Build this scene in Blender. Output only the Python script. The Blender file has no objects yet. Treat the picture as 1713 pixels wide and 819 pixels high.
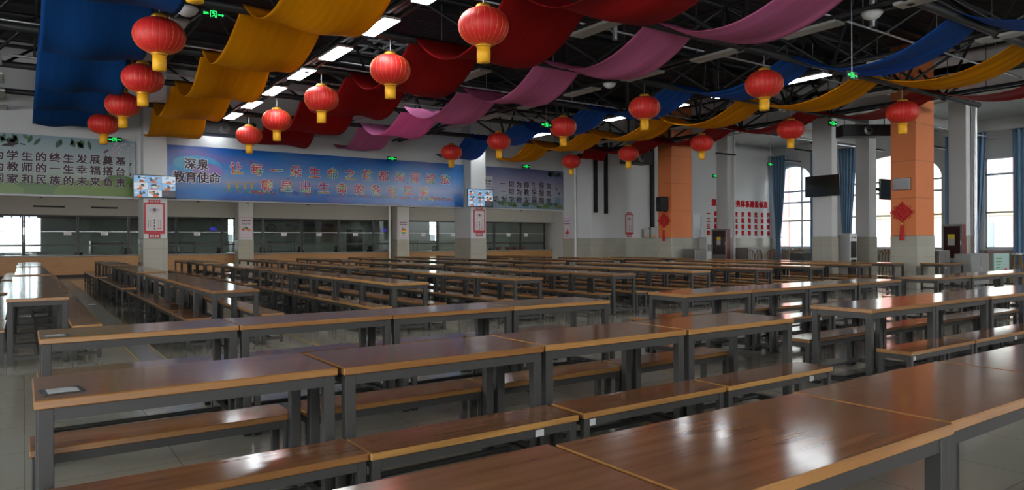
import bpy, math, random
from mathutils import Vector, Matrix
C = bpy.context.scene.collection
SC = bpy.context.scene
PI = math.pi
random.seed(7)

# ---------------------------------------------------------------- camera, world, lights, exposure
cd = bpy.data.cameras.new('camera'); cam = bpy.data.objects.new('camera', cd); C.objects.link(cam)
cam.location = (0, 0, 1.37)
cd.sensor_width = 36.0; cd.lens = 1170.08 / 1713 * 36.0
cd.shift_y = -(409.5 - 403.93) / 1713
cd.clip_end = 300
cam.rotation_euler = (Matrix.Rotation(-math.radians(34.92), 3, 'Z') @ Matrix.Rotation(PI / 2, 3, 'X') @ Matrix.Rotation(math.radians(-0.2216), 3, 'Z')).to_euler()
SC.camera = cam
SC.view_settings.view_transform = 'Standard'
SC.view_settings.look = 'None'
SC.view_settings.gamma = 1.0
SC.view_settings.use_curve_mapping = False
SC.view_settings.exposure = 0.0
SC.cycles.max_bounces = 8
SC.cycles.diffuse_bounces = 4
SC.cycles.glossy_bounces = 4
SC.cycles.transparent_max_bounces = 12
SC.cycles.caustics_reflective = False
SC.cycles.caustics_refractive = False
SC.cycles.sample_clamp_indirect = 4.0

SKY = 16.0
w = bpy.data.worlds.new('world'); SC.world = w; w.use_nodes = True
bg = w.node_tree.nodes['Background']; bg.inputs[0].default_value = (0.90, 0.95, 1.0, 1); bg.inputs[1].default_value = SKY

def area(name, loc, rot, sx, sy, power, col=(0.95, 0.975, 1.0)):
    l = bpy.data.lights.new(name, 'AREA'); l.shape = 'RECTANGLE'; l.size = sx; l.size_y = sy
    l.energy = power; l.color = col
    o = bpy.data.objects.new(name, l); C.objects.link(o); o.location = loc; o.rotation_euler = rot
    return o
# daylight through window openings, placed just outside; high rear ones are added fill
WIN_R = [(11.3, 1.45), (15.6, 4.0), (20.5, 2.0)]
for (yc, wd) in WIN_R:
    area('daylight_side', (31.72, yc, 3.0), (0, PI / 2, 0), 4.3, wd + 0.1, 1).data.cycles.is_portal = True
for xc in (-6.0, 5.0, 10.5, 16.0):
    area('rear_fill', (xc, -6.4, 5.75), (PI / 2, 0, 0), 3.4, 1.6, 75, (1.0, 0.97, 0.91))  # fill behind unseen high openings, set above the counter glass reflections
area('daylight_entrance', (-0.5, -6.4, 2.2), (PI / 2, 0, 0), 3.0, 2.6, 25, (1.0, 0.97, 0.91))
area('aisle_fill', (26.6, -6.4, 5.2), (PI / 2, 0, 0), 7.0, 1.5, 620)  # fill added behind an unseen opening to brighten the red text wall
for yc in (-2.0, 3.0, 8.0, 13.0):
    area('daylight_west', (-9.9, yc, 3.0), (0, -PI / 2, 0), 2.6, 3.0, 120, (1.0, 0.975, 0.92))
for (xc, wd, pw) in ((-0.12, 1.3, 1), (8.8, 0.32, 1), (20.65, 0.55, 1)):
    area('daylight_kitchen', (xc, 38.32, 2.0), (-PI / 2, 0, 0), wd, 1.3, pw).data.cycles.is_portal = True

area('daylight_roof', (8.35, 18.5, 7.15), (0, 0, 0), 1.3, 2.0, 1).data.cycles.is_portal = True
# fill lamps added to brighten the serving zone, unseen behind the bulkhead
for xc in (-1.5, 4.5, 10.5, 16.5, 22.5):
    area('serving_zone_fill', (xc, 27.0, 3.38), (0.5, 0, 0), 1.2, 0.6, 130, (1.0, 0.96, 0.90))

# ---------------------------------------------------------------- materials
def mat(name, col, rough=0.5, metal=0.0, spec=0.5, emit=None, es=0.0, coat=0.0):
    m = bpy.data.materials.new(name); m.use_nodes = True
    b = m.node_tree.nodes['Principled BSDF']
    b.inputs['Base Color'].default_value = (*col, 1)
    b.inputs['Roughness'].default_value = rough
    b.inputs['Metallic'].default_value = metal
    b.inputs['Specular IOR Level'].default_value = spec
    b.inputs['Coat Weight'].default_value = coat
    if emit:
        b.inputs['Emission Color'].default_value = (*emit, 1); b.inputs['Emission Strength'].default_value = es
    return m
def nt(m):
    return m.node_tree, m.node_tree.nodes['Principled BSDF']
def node(t, typ, **kw):
    n = t.nodes.new(typ)
    for k, v in kw.items(): setattr(n, k, v)
    return n
def ramp(t, fac, stops):
    r = node(t, 'ShaderNodeValToRGB')
    e = r.color_ramp.elements
    while len(e) < len(stops): e.new(0.5)
    for el, (p, c) in zip(e, stops): el.position = p; el.color = (*c, 1)
    t.links.new(fac, r.inputs[0]); return r.outputs[0]
def ocoord(t, scale=(1, 1, 1), rnd=False):
    tc = node(t, 'ShaderNodeTexCoord'); mp = node(t, 'ShaderNodeMapping'); mp.inputs['Scale'].default_value = scale
    src = tc.outputs['Object']
    if rnd:
        oi = node(t, 'ShaderNodeObjectInfo'); mu = node(t, 'ShaderNodeMath', operation='MULTIPLY'); mu.inputs[1].default_value = 37.0
        t.links.new(oi.outputs['Random'], mu.inputs[0])
        cb = node(t, 'ShaderNodeCombineXYZ'); t.links.new(mu.outputs[0], cb.inputs[0]); t.links.new(mu.outputs[0], cb.inputs[2])
        ad = node(t, 'ShaderNodeVectorMath', operation='ADD'); t.links.new(src, ad.inputs[0]); t.links.new(cb.outputs[0], ad.inputs[1]); src = ad.outputs[0]
    t.links.new(src, mp.inputs[0]); return mp.outputs[0]
def noise(t, vec, scale, detail=3):
    n = node(t, 'ShaderNodeTexNoise'); n.inputs['Scale'].default_value = scale; n.inputs['Detail'].default_value = detail
    t.links.new(vec, n.inputs['Vector']); return n.outputs['Fac']
def mixc(t, fac, a, b, blend='MIX'):
    n = node(t, 'ShaderNodeMix', data_type='RGBA', blend_type=blend)
    if isinstance(fac, (int, float)): n.inputs[0].default_value = fac
    else: t.links.new(fac, n.inputs[0])
    for i, s in ((6, a), (7, b)):
        if isinstance(s, tuple): n.inputs[i].default_value = (*s, 1)
        else: t.links.new(s, n.inputs[i])
    return n.outputs[2]
def bump(t, b, h, strength, dist=0.01):
    n = node(t, 'ShaderNodeBump'); n.inputs['Strength'].default_value = strength; n.inputs['Distance'].default_value = dist
    t.links.new(h, n.inputs['Height']); t.links.new(n.outputs[0], b.inputs['Normal'])

def wood_mat(name, dark, mid, light, rough, plank=0.075):
    m = mat(name, mid, rough, coat=0.0); t, b = nt(m)
    v = ocoord(t, (1, 1, 1), True)
    br = node(t, 'ShaderNodeTexBrick'); br.offset = 0.37; br.offset_frequency = 2
    br.inputs['Scale'].default_value = 1.0; br.inputs['Mortar Size'].default_value = 0.0012; br.inputs['Mortar Smooth'].default_value = 0.4
    br.inputs['Brick Width'].default_value = 1.9; br.inputs['Row Height'].default_value = plank
    br.inputs['Color1'].default_value = (0, 0, 0, 1); br.inputs['Color2'].default_value = (1, 1, 1, 1); br.inputs['Mortar'].default_value = (0.3, 0.3, 0.3, 1)
    t.links.new(v, br.inputs['Vector'])
    v2 = ocoord(t, (1.2, 16, 16), True); g = noise(t, v2, 1.6, 5)
    v3 = ocoord(t, (2, 70, 70), True); g2 = noise(t, v3, 2.0, 2)
    a = ramp(t, g, [(0.28, dark), (0.52, mid), (0.75, light)])
    c = mixc(t, 0.20, a, ramp(t, br.outputs['Color'], [(0.0, dark), (0.5, mid), (1.0, light)]))
    c = mixc(t, 0.16, c, ramp(t, g2, [(0.3, dark), (0.7, light)]))
    k = noise(t, ocoord(t, (5, 9, 5), True), 1.0, 1)
    c = mixc(t, ramp(t, k, [(0.77, (0, 0, 0)), (0.84, (0.5, 0.5, 0.5))]), c, tuple(x * 0.45 for x in dark))
    t.links.new(c, b.inputs['Base Color'])
    rr = node(t, 'ShaderNodeMapRange'); rr.inputs[3].default_value = rough - 0.03; rr.inputs[4].default_value = rough + 0.06
    t.links.new(noise(t, ocoord(t, (3, 3, 3), True), 1.5, 3), rr.inputs[0]); t.links.new(rr.outputs[0], b.inputs['Roughness'])
    bump(t, b, noise(t, ocoord(t, (0.8, 22, 22), True), 1.0, 2), 0.07, 0.004)
    return m
M = {}
M['wood'] = wood_mat('varnished_wood_top', (0.150, 0.066, 0.032), (0.212, 0.098, 0.049), (0.275, 0.132, 0.066), 0.105, 0.09)
M['edge'] = wood_mat('wood_edge', (0.23, 0.095, 0.029), (0.33, 0.148, 0.048), (0.42, 0.20, 0.070), 0.32, 0.5)
t_, b_ = nt(M['edge']); oi_ = node(t_, 'ShaderNodeObjectInfo')
src_ = b_.inputs['Base Color'].links[0].from_socket
tint_ = mixc(t_, 1.0, src_, ramp(t_, oi_.outputs['Random'], [(0.1, (0.60, 0.58, 0.50)), (0.6, (0.78, 0.80, 0.70)), (1.0, (1.08, 1.22, 1.06))]), 'MULTIPLY')
t_.links.new(tint_, b_.inputs['Base Color'])
M['steel'] = mat('grey_powder_coat', (0.036, 0.0345, 0.032), 0.5, 0.0, 0.35)
M['rubber'] = mat('black_rubber', (0.012, 0.012, 0.012), 0.6)
M['black'] = mat('black_paint', (0.009, 0.0095, 0.0105), 0.5, 0.0, 0.2)
M['truss'] = mat('dark_truss_paint', (0.010, 0.0105, 0.0115), 0.5)
M['black_gloss'] = mat('black_screen', (0.008, 0.009, 0.009), 0.12)
M['white'] = mat('white_plastic', (0.62, 0.62, 0.6), 0.4)
M['sticker'] = mat('paper_sticker', (0.42, 0.42, 0.41), 0.6)
M['notice'] = mat('white_notice_paper', (0.75, 0.75, 0.76), 0.6)
M['panel_off'] = mat('unlit_diffuser', (0.42, 0.41, 0.38), 0.5)
M['panel_on'] = mat('lit_diffuser', (0.9, 0.9, 0.9), 0.4, emit=(0.90, 0.96, 1.0), es=30.0)
M['chrome'] = mat('galvanised_pipe', (0.55, 0.56, 0.58), 0.3, 0.85)
M['stainless'] = mat('brushed_stainless', (0.26, 0.25, 0.24), 0.38, 0.9)
M['gold'] = mat('gold_trim', (0.62, 0.30, 0.025), 0.35, 0.4)
M['lantern'] = mat('red_lantern_cloth', (0.60, 0.012, 0.014), 0.55)
M['tassel'] = mat('yellow_tassel', (0.85, 0.42, 0.012), 0.6)
M['redcloth'] = mat('red_knot_cord', (0.48, 0.012, 0.010), 0.6)
M['redpaint'] = mat('red_wall_letters', (0.46, 0.008, 0.014), 0.8, 0.0, 0.05)
M['redposter'] = mat('red_poster_border', (0.42, 0.025, 0.035), 0.4)
M['paper'] = mat('poster_paper', (0.50, 0.46, 0.44), 0.3)
M['paperpink'] = mat('pink_poster_paper', (0.56, 0.50, 0.56), 0.35)
M['ink'] = mat('dark_ink', (0.04, 0.015, 0.02), 0.5)
M['ink_white'] = mat('pale_outline', (0.70, 0.70, 0.74), 0.4)
M['green_emit'] = mat('green_exit_glow', (0.0, 0.1, 0.02), 0.4, emit=(0.02, 1.0, 0.16), es=1.6)
M['blue_emit'] = mat('blue_lamp_glow', (0.02, 0.02, 0.2), 0.4, emit=(0.10, 0.09, 0.8), es=0.45)
M['curtain'] = mat('blue_curtain_cloth', (0.16, 0.27, 0.40), 0.85)
M['frame'] = mat('white_window_frame', (0.55, 0.58, 0.62), 0.35)
M['mullion'] = mat('dark_window_frame', (0.018, 0.016, 0.016), 0.4)
M['chairwood'] = mat('brown_chair_wood', (0.12, 0.055, 0.02), 0.4)
M['chairgold'] = mat('tan_stool_wood', (0.26, 0.15, 0.04), 0.5)
M['cabred'] = mat('red_cabinet_side', (0.16, 0.014, 0.02), 0.4)
M['yellow'] = mat('yellow_paper', (0.7, 0.55, 0.04), 0.5)
M['greenp'] = mat('green_print', (0.05, 0.25, 0.04), 0.5)
M['redp'] = mat('red_print', (0.55, 0.03, 0.03), 0.5)
M['orangep'] = mat('orange_print', (0.75, 0.25, 0.03), 0.5)
M['yellowp'] = mat('yellow_print', (0.8, 0.55, 0.03), 0.5)
M['tealboard'] = mat('pale_teal_board', (0.36, 0.50, 0.47), 0.4)
M['slab'] = mat('grey_counter_stone', (0.22, 0.22, 0.21), 0.3)
M['floorgrey'] = mat('grey_floor_strip', (0.13, 0.135, 0.13), 0.22)
M['floorline'] = mat('yellow_floor_line', (0.32, 0.22, 0.06), 0.25)

def wall_paint(name, col, rough=0.7):
    m = mat(name, col, rough); t, b = nt(m)
    n = noise(t, ocoord(t), 0.5, 4)
    c = mixc(t, n, tuple(x * 0.94 for x in col), tuple(min(1, x * 1.05) for x in col)); t.links.new(c, b.inputs['Base Color'])
    bump(t, b, noise(t, ocoord(t), 60, 2), 0.05, 0.002); return m
M['wall'] = wall_paint('white_wall_paint', (0.55, 0.55, 0.54))
M['fascia'] = wall_paint('beige_fascia_paint', (0.36, 0.345, 0.31))
M['ceilwhite'] = wall_paint('white_ceiling_paint', (0.58, 0.58, 0.57))
M['orange'] = wall_paint('orange_pillar_paint', (0.62, 0.175, 0.050), 0.6)
def tile_mat(name, col, mortar, bw, bh, rough, axis='xz', var=0.06, ms=0.004):
    m = mat(name, col, rough); t, b = nt(m)
    tc = node(t, 'ShaderNodeTexCoord'); sp = node(t, 'ShaderNodeSeparateXYZ'); t.links.new(tc.outputs['Object'], sp.inputs[0])
    cb = node(t, 'ShaderNodeCombineXYZ')
    if axis == 'xz':
        ad = node(t, 'ShaderNodeMath', operation='ADD'); t.links.new(sp.outputs[0], ad.inputs[0]); t.links.new(sp.outputs[1], ad.inputs[1])
        t.links.new(ad.outputs[0], cb.inputs[0]); t.links.new(sp.outputs[2], cb.inputs[1])
    else:
        t.links.new(sp.outputs[0], cb.inputs[0]); t.links.new(sp.outputs[1], cb.inputs[1])
    br = node(t, 'ShaderNodeTexBrick'); br.offset = 0.0
    br.inputs['Scale'].default_value = 1; br.inputs['Mortar Size'].default_value = ms; br.inputs['Brick Width'].default_value = bw; br.inputs['Row Height'].default_value = bh
    br.inputs['Color1'].default_value = (*[x * (1 - var) for x in col], 1); br.inputs['Color2'].default_value = (*[x * (1 + var) for x in col], 1); br.inputs['Mortar'].default_value = (*mortar, 1)
    t.links.new(cb.outputs[0], br.inputs['Vector'])
    n = noise(t, ocoord(t), 1.3, 4)
    c = mixc(t, 0.25, br.outputs['Color'], ramp(t, n, [(0.3, tuple(x * 0.75 for x in col)), (0.7, tuple(x * 1.15 for x in col))]))
    t.links.new(c, b.inputs['Base Color'])
    return m
M['dado'] = tile_mat('beige_wall_tile', (0.37, 0.35, 0.29), (0.24, 0.23, 0.19), 0.6, 0.3, 0.13)
M['floor'] = tile_mat('polished_floor_tile', (0.28, 0.27, 0.215), (0.12, 0.12, 0.10), 0.8, 0.8, 0.11, 'xy', 0.03)
M['counter'] = wood_mat('counter_wood_front', (0.30, 0.14, 0.045), (0.38, 0.185, 0.062), (0.43, 0.215, 0.075), 0.4, 0.6)
# dark corrugated roof
m = mat('dark_roof_deck', (0.012, 0.012, 0.013), 0.7); t, b = nt(m)
wv = node(t, 'ShaderNodeTexWave'); wv.bands_direction = 'Y'; wv.inputs['Scale'].default_value = 1.6; t.links.new(ocoord(t), wv.inputs['Vector'])
bump(t, b, wv.outputs['Fac'], 0.5, 0.03); M['deck'] = m

def cloth(name, col, trans, bmp=0.03, spec=0.08):
    m = bpy.data.materials.new(name); m.use_nodes = True; t = m.node_tree; b = t.nodes['Principled BSDF']; out = t.nodes['Material Output']
    n = noise(t, ocoord(t, (14, 0.6, 1)), 1.0, 3)
    c = mixc(t, n, tuple(x * 0.78 for x in col), tuple(min(1, x * 1.15) for x in col))
    t.links.new(c, b.inputs['Base Color']); b.inputs['Roughness'].default_value = 0.6; b.inputs['Specular IOR Level'].default_value = spec
    wv = node(t, 'ShaderNodeTexWave'); wv.wave_type = 'BANDS'; wv.bands_direction = 'X'; wv.inputs['Scale'].default_value = 3.0; wv.inputs['Distortion'].default_value = 5.0; wv.inputs['Detail'].default_value = 2.0
    t.links.new(ocoord(t, (1, 0.12, 0.2)), wv.inputs['Vector'])
    bump(t, b, wv.outputs['Fac'], bmp, 0.03)
    tr = node(t, 'ShaderNodeBsdfTranslucent'); t.links.new(c, tr.inputs[0])
    mx = node(t, 'ShaderNodeMixShader'); mx.inputs[0].default_value = trans
    t.links.new(b.outputs[0], mx.inputs[1]); t.links.new(tr.outputs[0], mx.inputs[2]); t.links.new(mx.outputs[0], out.inputs['Surface'])
    return m
M['d_blue'] = cloth('blue_drape_cloth', (0.008, 0.062, 0.23), 0.3)
M['d_yellow'] = cloth('yellow_drape_cloth', (0.92, 0.38, 0.004), 0.38)
M['d_red'] = cloth('red_drape_cloth', (0.36, 0.012, 0.012), 0.3)
M['d_pink'] = cloth('pink_drape_cloth', (0.80, 0.23, 0.46), 0.38)
M['d_blue2'] = cloth('bright_blue_drape_cloth', (0.006, 0.09, 0.42), 0.35, 0.3, 0.3)

def glass_mat(name, tint, refl):
    m = bpy.data.materials.new(name); m.use_nodes = True; t = m.node_tree; t.nodes.remove(t.nodes['Principled BSDF']); out = t.nodes['Material Output']
    tr = node(t, 'ShaderNodeBsdfTransparent'); tr.inputs[0].default_value = (*tint, 1)
    gl = node(t, 'ShaderNodeBsdfGlossy'); gl.inputs['Roughness'].default_value = 0.015; gl.inputs[0].default_value = (0.95, 0.95, 0.95, 1)
    fr = node(t, 'ShaderNodeFresnel'); fr.inputs[0].default_value = refl
    mx = node(t, 'ShaderNodeMixShader'); t.links.new(fr.outputs[0], mx.inputs[0]); t.links.new(tr.outputs[0], mx.inputs[1]); t.links.new(gl.outputs[0], mx.inputs[2])
    t.links.new(mx.outputs[0], out.inputs['Surface']); return m
M['glass'] = glass_mat('serving_glass', (0.80, 0.86, 0.83), 1.6)
M['winglass'] = glass_mat('window_glass', (0.95, 0.97, 0.98), 1.4)

# ---------------------------------------------------------------- mesh helpers
class MB:
    """collects shapes for ONE mesh object; every face keeps a material slot"""
    def __init__(s): s.v = []; s.f = []; s.mi = []; s.sm = []
    def add(s, vs, fs, mi=0, smooth=False):
        o = len(s.v); s.v += [tuple(p) for p in vs]
        for f in fs: s.f.append(tuple(i + o for i in f)); s.mi.append(mi); s.sm.append(smooth)
        return s
    def box(s, x0, x1, y0, y1, z0, z1, mi=0):
        vs = [(x0, y0, z0), (x1, y0, z0), (x1, y1, z0), (x0, y1, z0), (x0, y0, z1), (x1, y0, z1), (x1, y1, z1), (x0, y1, z1)]
        return s.add(vs, [(0, 3, 2, 1), (4, 5, 6, 7), (0, 1, 5, 4), (1, 2, 6, 5), (2, 3, 7, 6), (3, 0, 4, 7)], mi)
    def cbox(s, x0, x1, y0, y1, z0, z1, c, mi=0, mside=None):
        """box with chamfered edges; mside = slot of the four upright sides and chamfers"""
        ms = mi if mside is None else mside
        def ring(d, z): return [(x0 + d, y0 + c, z), (x0 + c, y0 + d, z), (x1 - c, y0 + d, z), (x1 - d, y0 + c, z), (x1 - d, y1 - c, z), (x1 - c, y1 - d, z), (x0 + c, y1 - d, z), (x0 + d, y1 - c, z)]
        R = [ring(c * 0.98, z0), ring(0, z0 + c), ring(0, z1 - c), ring(c * 0.98, z1)]
        vs = sum(R, []); o = len(s.v)
        fs = []; 
        for k in range(3):
            for i in range(8): fs.append((k * 8 + i, k * 8 + (i + 1) % 8, k * 8 + 8 + (i + 1) % 8, k * 8 + 8 + i))
        s.add(vs, fs, ms)
        o2 = o
        s.f.append(tuple(o2 + i for i in range(7, -1, -1))); s.mi.append(ms); s.sm.append(False)
        s.f.append(tuple(o2 + 24 + i for i in range(8))); s.mi.append(mi); s.sm.append(False)
        return s
    def tube(s, a, b, r, n=8, mi=0, r2=None, caps=True):
        a, b = Vector(a), Vector(b); d = (b - a)
        if d.length < 1e-6: return s
        d.normalize(); u = d.orthogonal().normalized(); w_ = d.cross(u); r2 = r if r2 is None else r2
        vs = []
        for p, rr in ((a, r), (b, r2)):
            for i in range(n):
                an = 2 * PI * i / n; vs.append(p + u * (rr * math.cos(an)) + w_ * (rr * math.sin(an)))
        fs = [(i, (i + 1) % n, n + (i + 1) % n, n + i) for i in range(n)]
        s.add(vs, fs, mi, True)
        if caps: s.add(vs[:n], [tuple(range(n - 1, -1, -1))], mi); s.add(vs[n:], [tuple(range(n))], mi)
        return s
    def path(s, pts, r, n=6, mi=0):
        for a, b in zip(pts[:-1], pts[1:]): s.tube(a, b, r, n, mi)
        return s
    def lathe(s, prof, n=24, mi=0, c=(0, 0, 0), fn=None):
        vs = []
        for (r, z) in prof:
            for i in range(n):
                a = 2 * PI * i / n; rr = r * (fn(a) if fn else 1); vs.append((c[0] + rr * math.cos(a), c[1] + rr * math.sin(a), c[2] + z))
        fs = [(k * n + i, k * n + (i + 1) % n, (k + 1) * n + (i + 1) % n, (k + 1) * n + i) for k in range(len(prof) - 1) for i in range(n)]
        return s.add(vs, fs, mi, True)
    def poly(s, pts, th, mi=0):
        """extruded polygon: pts in (x, z), facing -y, thickness th"""
        n = len(pts); vs = [(x, -th, z) for x, z in pts] + [(x, 0, z) for x, z in pts]
        a = sum(pts[i][0] * pts[(i + 1) % n][1] - pts[(i + 1) % n][0] * pts[i][1] for i in range(n))
        f0 = tuple(range(n)) if a > 0 else tuple(range(n - 1, -1, -1))
        fs = [f0, tuple(n + i for i in reversed(f0))] + [(i, (i + 1) % n, n + (i + 1) % n, n + i) for i in range(n)]
        return s.add(vs, fs, mi)
    def ell(s, cx, cz, rx, rz, th, mi=0, n=14, rot=0.0):
        return s.poly([(cx + rx * math.cos(2 * PI * i / n) * math.cos(rot) - rz * math.sin(2 * PI * i / n) * math.sin(rot), cz + rx * math.cos(2 * PI * i / n) * math.sin(rot) + rz * math.sin(2 * PI * i / n) * math.cos(rot)) for i in range(n)], th, mi)
    def mesh(s, name, mats):
        me = bpy.data.meshes.new(name); me.from_pydata(s.v, [], s.f)
        for m in (mats if isinstance(mats, (list, tuple)) else [mats]): me.materials.append(M[m] if isinstance(m, str) else m)
        me.polygons.foreach_set('material_index', s.mi); me.polygons.foreach_set('use_smooth', s.sm); me.update(); return me
    def build(s, name, mats, parent=None, loc=None):
        o = bpy.data.objects.new(name, s.mesh(name, mats)); C.objects.link(o)
        if parent: o.parent = parent
        if loc: o.location = loc
        return o
def tag(o, label=None, cat=None, group=None, kind=None):
    if label: o['label'] = label
    if cat: o['category'] = cat
    if group: o['group'] = group
    if kind: o['kind'] = kind
    return o
def thing(name, label, cat, loc=(0, 0, 0), rz=0.0, group=None):
    o = bpy.data.objects.new(name, None); C.objects.link(o); o.empty_display_size = 0.1
    o.location = loc; o.rotation_euler = (0, 0, rz); return tag(o, label, cat, group)
def struct(o, label=None): return tag(o, label, None, None, 'structure')
def dup(root, loc, rz=0.0, label=None, group=None):
    r = root.copy(); C.objects.link(r); r.location = loc; r.rotation_euler = (0, 0, rz)
    if label: r['label'] = label
    if group: r['group'] = group
    for ch in list(root.children):
        c = ch.copy(); C.objects.link(c); c.parent = r
        for g in list(ch.children):
            d = g.copy(); C.objects.link(d); d.parent = c
    return r
ORD = ['first', 'second', 'third', 'fourth', 'fifth', 'sixth', 'seventh', 'eighth', 'ninth', 'tenth', 'eleventh', 'twelfth']
def text(name, body, size, loc, mats, parent=None, offset=0.0, ext=0.004, rz=0.0, sx=1.0, spacing=1.0, align='CENTER'):
    """lettering as a mesh, standing upright and facing -y (rz turns it)"""
    cu = bpy.data.curves.new(name, 'FONT'); cu.body = body; cu.size = size; cu.extrude = ext; cu.offset = offset
    cu.align_x = align; cu.align_y = 'CENTER'; cu.resolution_u = 2; cu.space_character = spacing
    o = bpy.data.objects.new(name, cu); C.objects.link(o)
    bpy.context.view_layer.update()
    me = bpy.data.meshes.new_from_object(o.evaluated_get(bpy.context.evaluated_depsgraph_get()))
    bpy.data.objects.remove(o); bpy.data.curves.remove(cu)
    me.transform(Matrix.Rotation(PI / 2, 4, 'X') @ Matrix.Scale(sx, 4, (1, 0, 0)))
    me.materials.clear()
    for m in (mats if isinstance(mats, (list, tuple)) else [mats]): me.materials.append(M[m] if isinstance(m, str) else m)
    n = bpy.data.objects.new(name, me); C.objects.link(n); n.location = loc; n.rotation_euler = (0, 0, rz)
    if parent: n.parent = parent
    return n
def glyphs(name, chars, x0, pitch, z, y, size, mats, parent, offset=0.0, ext=0.004):
    """a line of evenly spaced characters joined into one lettering mesh"""
    vs, fs = [], []
    for i, ch in enumerate(chars):
        if ch == ' ': continue
        o = text('glyph', ch, size, (0, 0, 0), mats, None, 0.0, ext)
        me = o.data; xs = [v.co.x for v in me.vertices]; zs = [v.co.z for v in me.vertices]
        if not xs: bpy.data.objects.remove(o); continue
        cx = 0.5 * (min(xs) + max(xs)); cz = 0.5 * (min(zs) + max(zs))
        if ch in '，。、': cx += size * 0.25; cz += size * 0.3
        for ki, (dx, dz) in enumerate(((0, 0),) if not offset else ((offset, offset), (-offset, offset), (offset, -offset), (-offset, -offset), (0, 0))):
            k = len(vs); vs += [(v.co.x - cx + x0 + i * pitch + dx, v.co.y + y - 0.0005 * ki, v.co.z - cz + z + dz) for v in me.vertices]
            fs += [tuple(j + k for j in p.vertices) for p in me.polygons]
        bpy.data.objects.remove(o); bpy.data.meshes.remove(me)
    me = bpy.data.meshes.new(name); me.from_pydata(vs, [], fs)
    me.materials.append(M[mats] if isinstance(mats, str) else mats)
    n = bpy.data.objects.new(name, me); C.objects.link(n)
    if parent: n.parent = parent
    return n

# ================================================================ SETTING
YB, XW, YC = 23.5, 31.3, 21.65       # banner wall, window wall, far side wall
struct(MB().box(-9.6, XW + 0.4, -6.1, 39, -0.2, 0).build('floor', 'floor'), 'polished beige tile floor of the hall')
def wall_with_holes(name, axis, pos, th, a0, a1, z0, z1, holes, m):
    """wall in the plane axis=pos; holes = (a_lo, a_hi, z_lo, z_hi)"""
    mb = MB()
    def bx(p, q, zl, zh):
        if q - p < 1e-4 or zh - zl < 1e-4: return
        if axis == 'x': mb.box(pos, pos + th, p, q, zl, zh)
        else: mb.box(p, q, pos, pos + th, zl, zh)
    a = a0
    for (h0, h1, zl, zh) in sorted(holes):
        bx(a, h0, z0, z1); bx(h0, h1, z0, zl); bx(h0, h1, zh, z1); a = h1
    bx(a, a1, z0, z1)
    return mb.build(name, m)
# window wall (side), arches closed with a spandrel piece
rects = [(10.6, 12.05, 1.02, 4.62)]
arches = [(13.6, 17.6, 1.0, 4.05, 5.15), (19.5, 21.5, 1.0, 4.35, 5.1)]
ww = wall_with_holes('wall_windows', 'x', XW, 0.35, -6.1, YC + 0.3, 0, 6.6, rects + [(a, b, z, t_) for a, b, z, s_, t_ in arches], 'wall')
struct(ww, 'white wall with tall arched windows')
mb = MB()
for (a, b, z, s_, t_) in arches:
    yc, hw = (a + b) / 2, (b - a) / 2; n = 20
    for i in range(n):
        an0, an1 = PI * i / n, PI * (i + 1) / n
        p0 = (yc - hw * math.cos(an0), s_ + (t_ - s_) * math.sin(an0)); p1 = (yc - hw * math.cos(an1), s_ + (t_ - s_) * math.sin(an1))
        vs = [(XW, p0[0], p0[1]), (XW, p1[0], p1[1]), (XW, p1[0], t_ + 0.001), (XW, p0[0], t_ + 0.001)]
        vs += [(x + 0.35, y, z_) for x, y, z_ in vs]
        mb.add(vs, [(0, 1, 2, 3), (7, 6, 5, 4), (0, 4, 5, 1), (1, 5, 6, 2), (2, 6, 7, 3), (3, 7, 4, 0)])
struct(mb.build('trim_arches', 'wall'), 'white arch heads over the tall windows')
struct(MB().box(XW - 0.012, XW, -6, YC, 0, 0.98).build('baseboard_windows', 'dado'), 'beige tiles below the tall windows')
wn = 0
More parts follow.
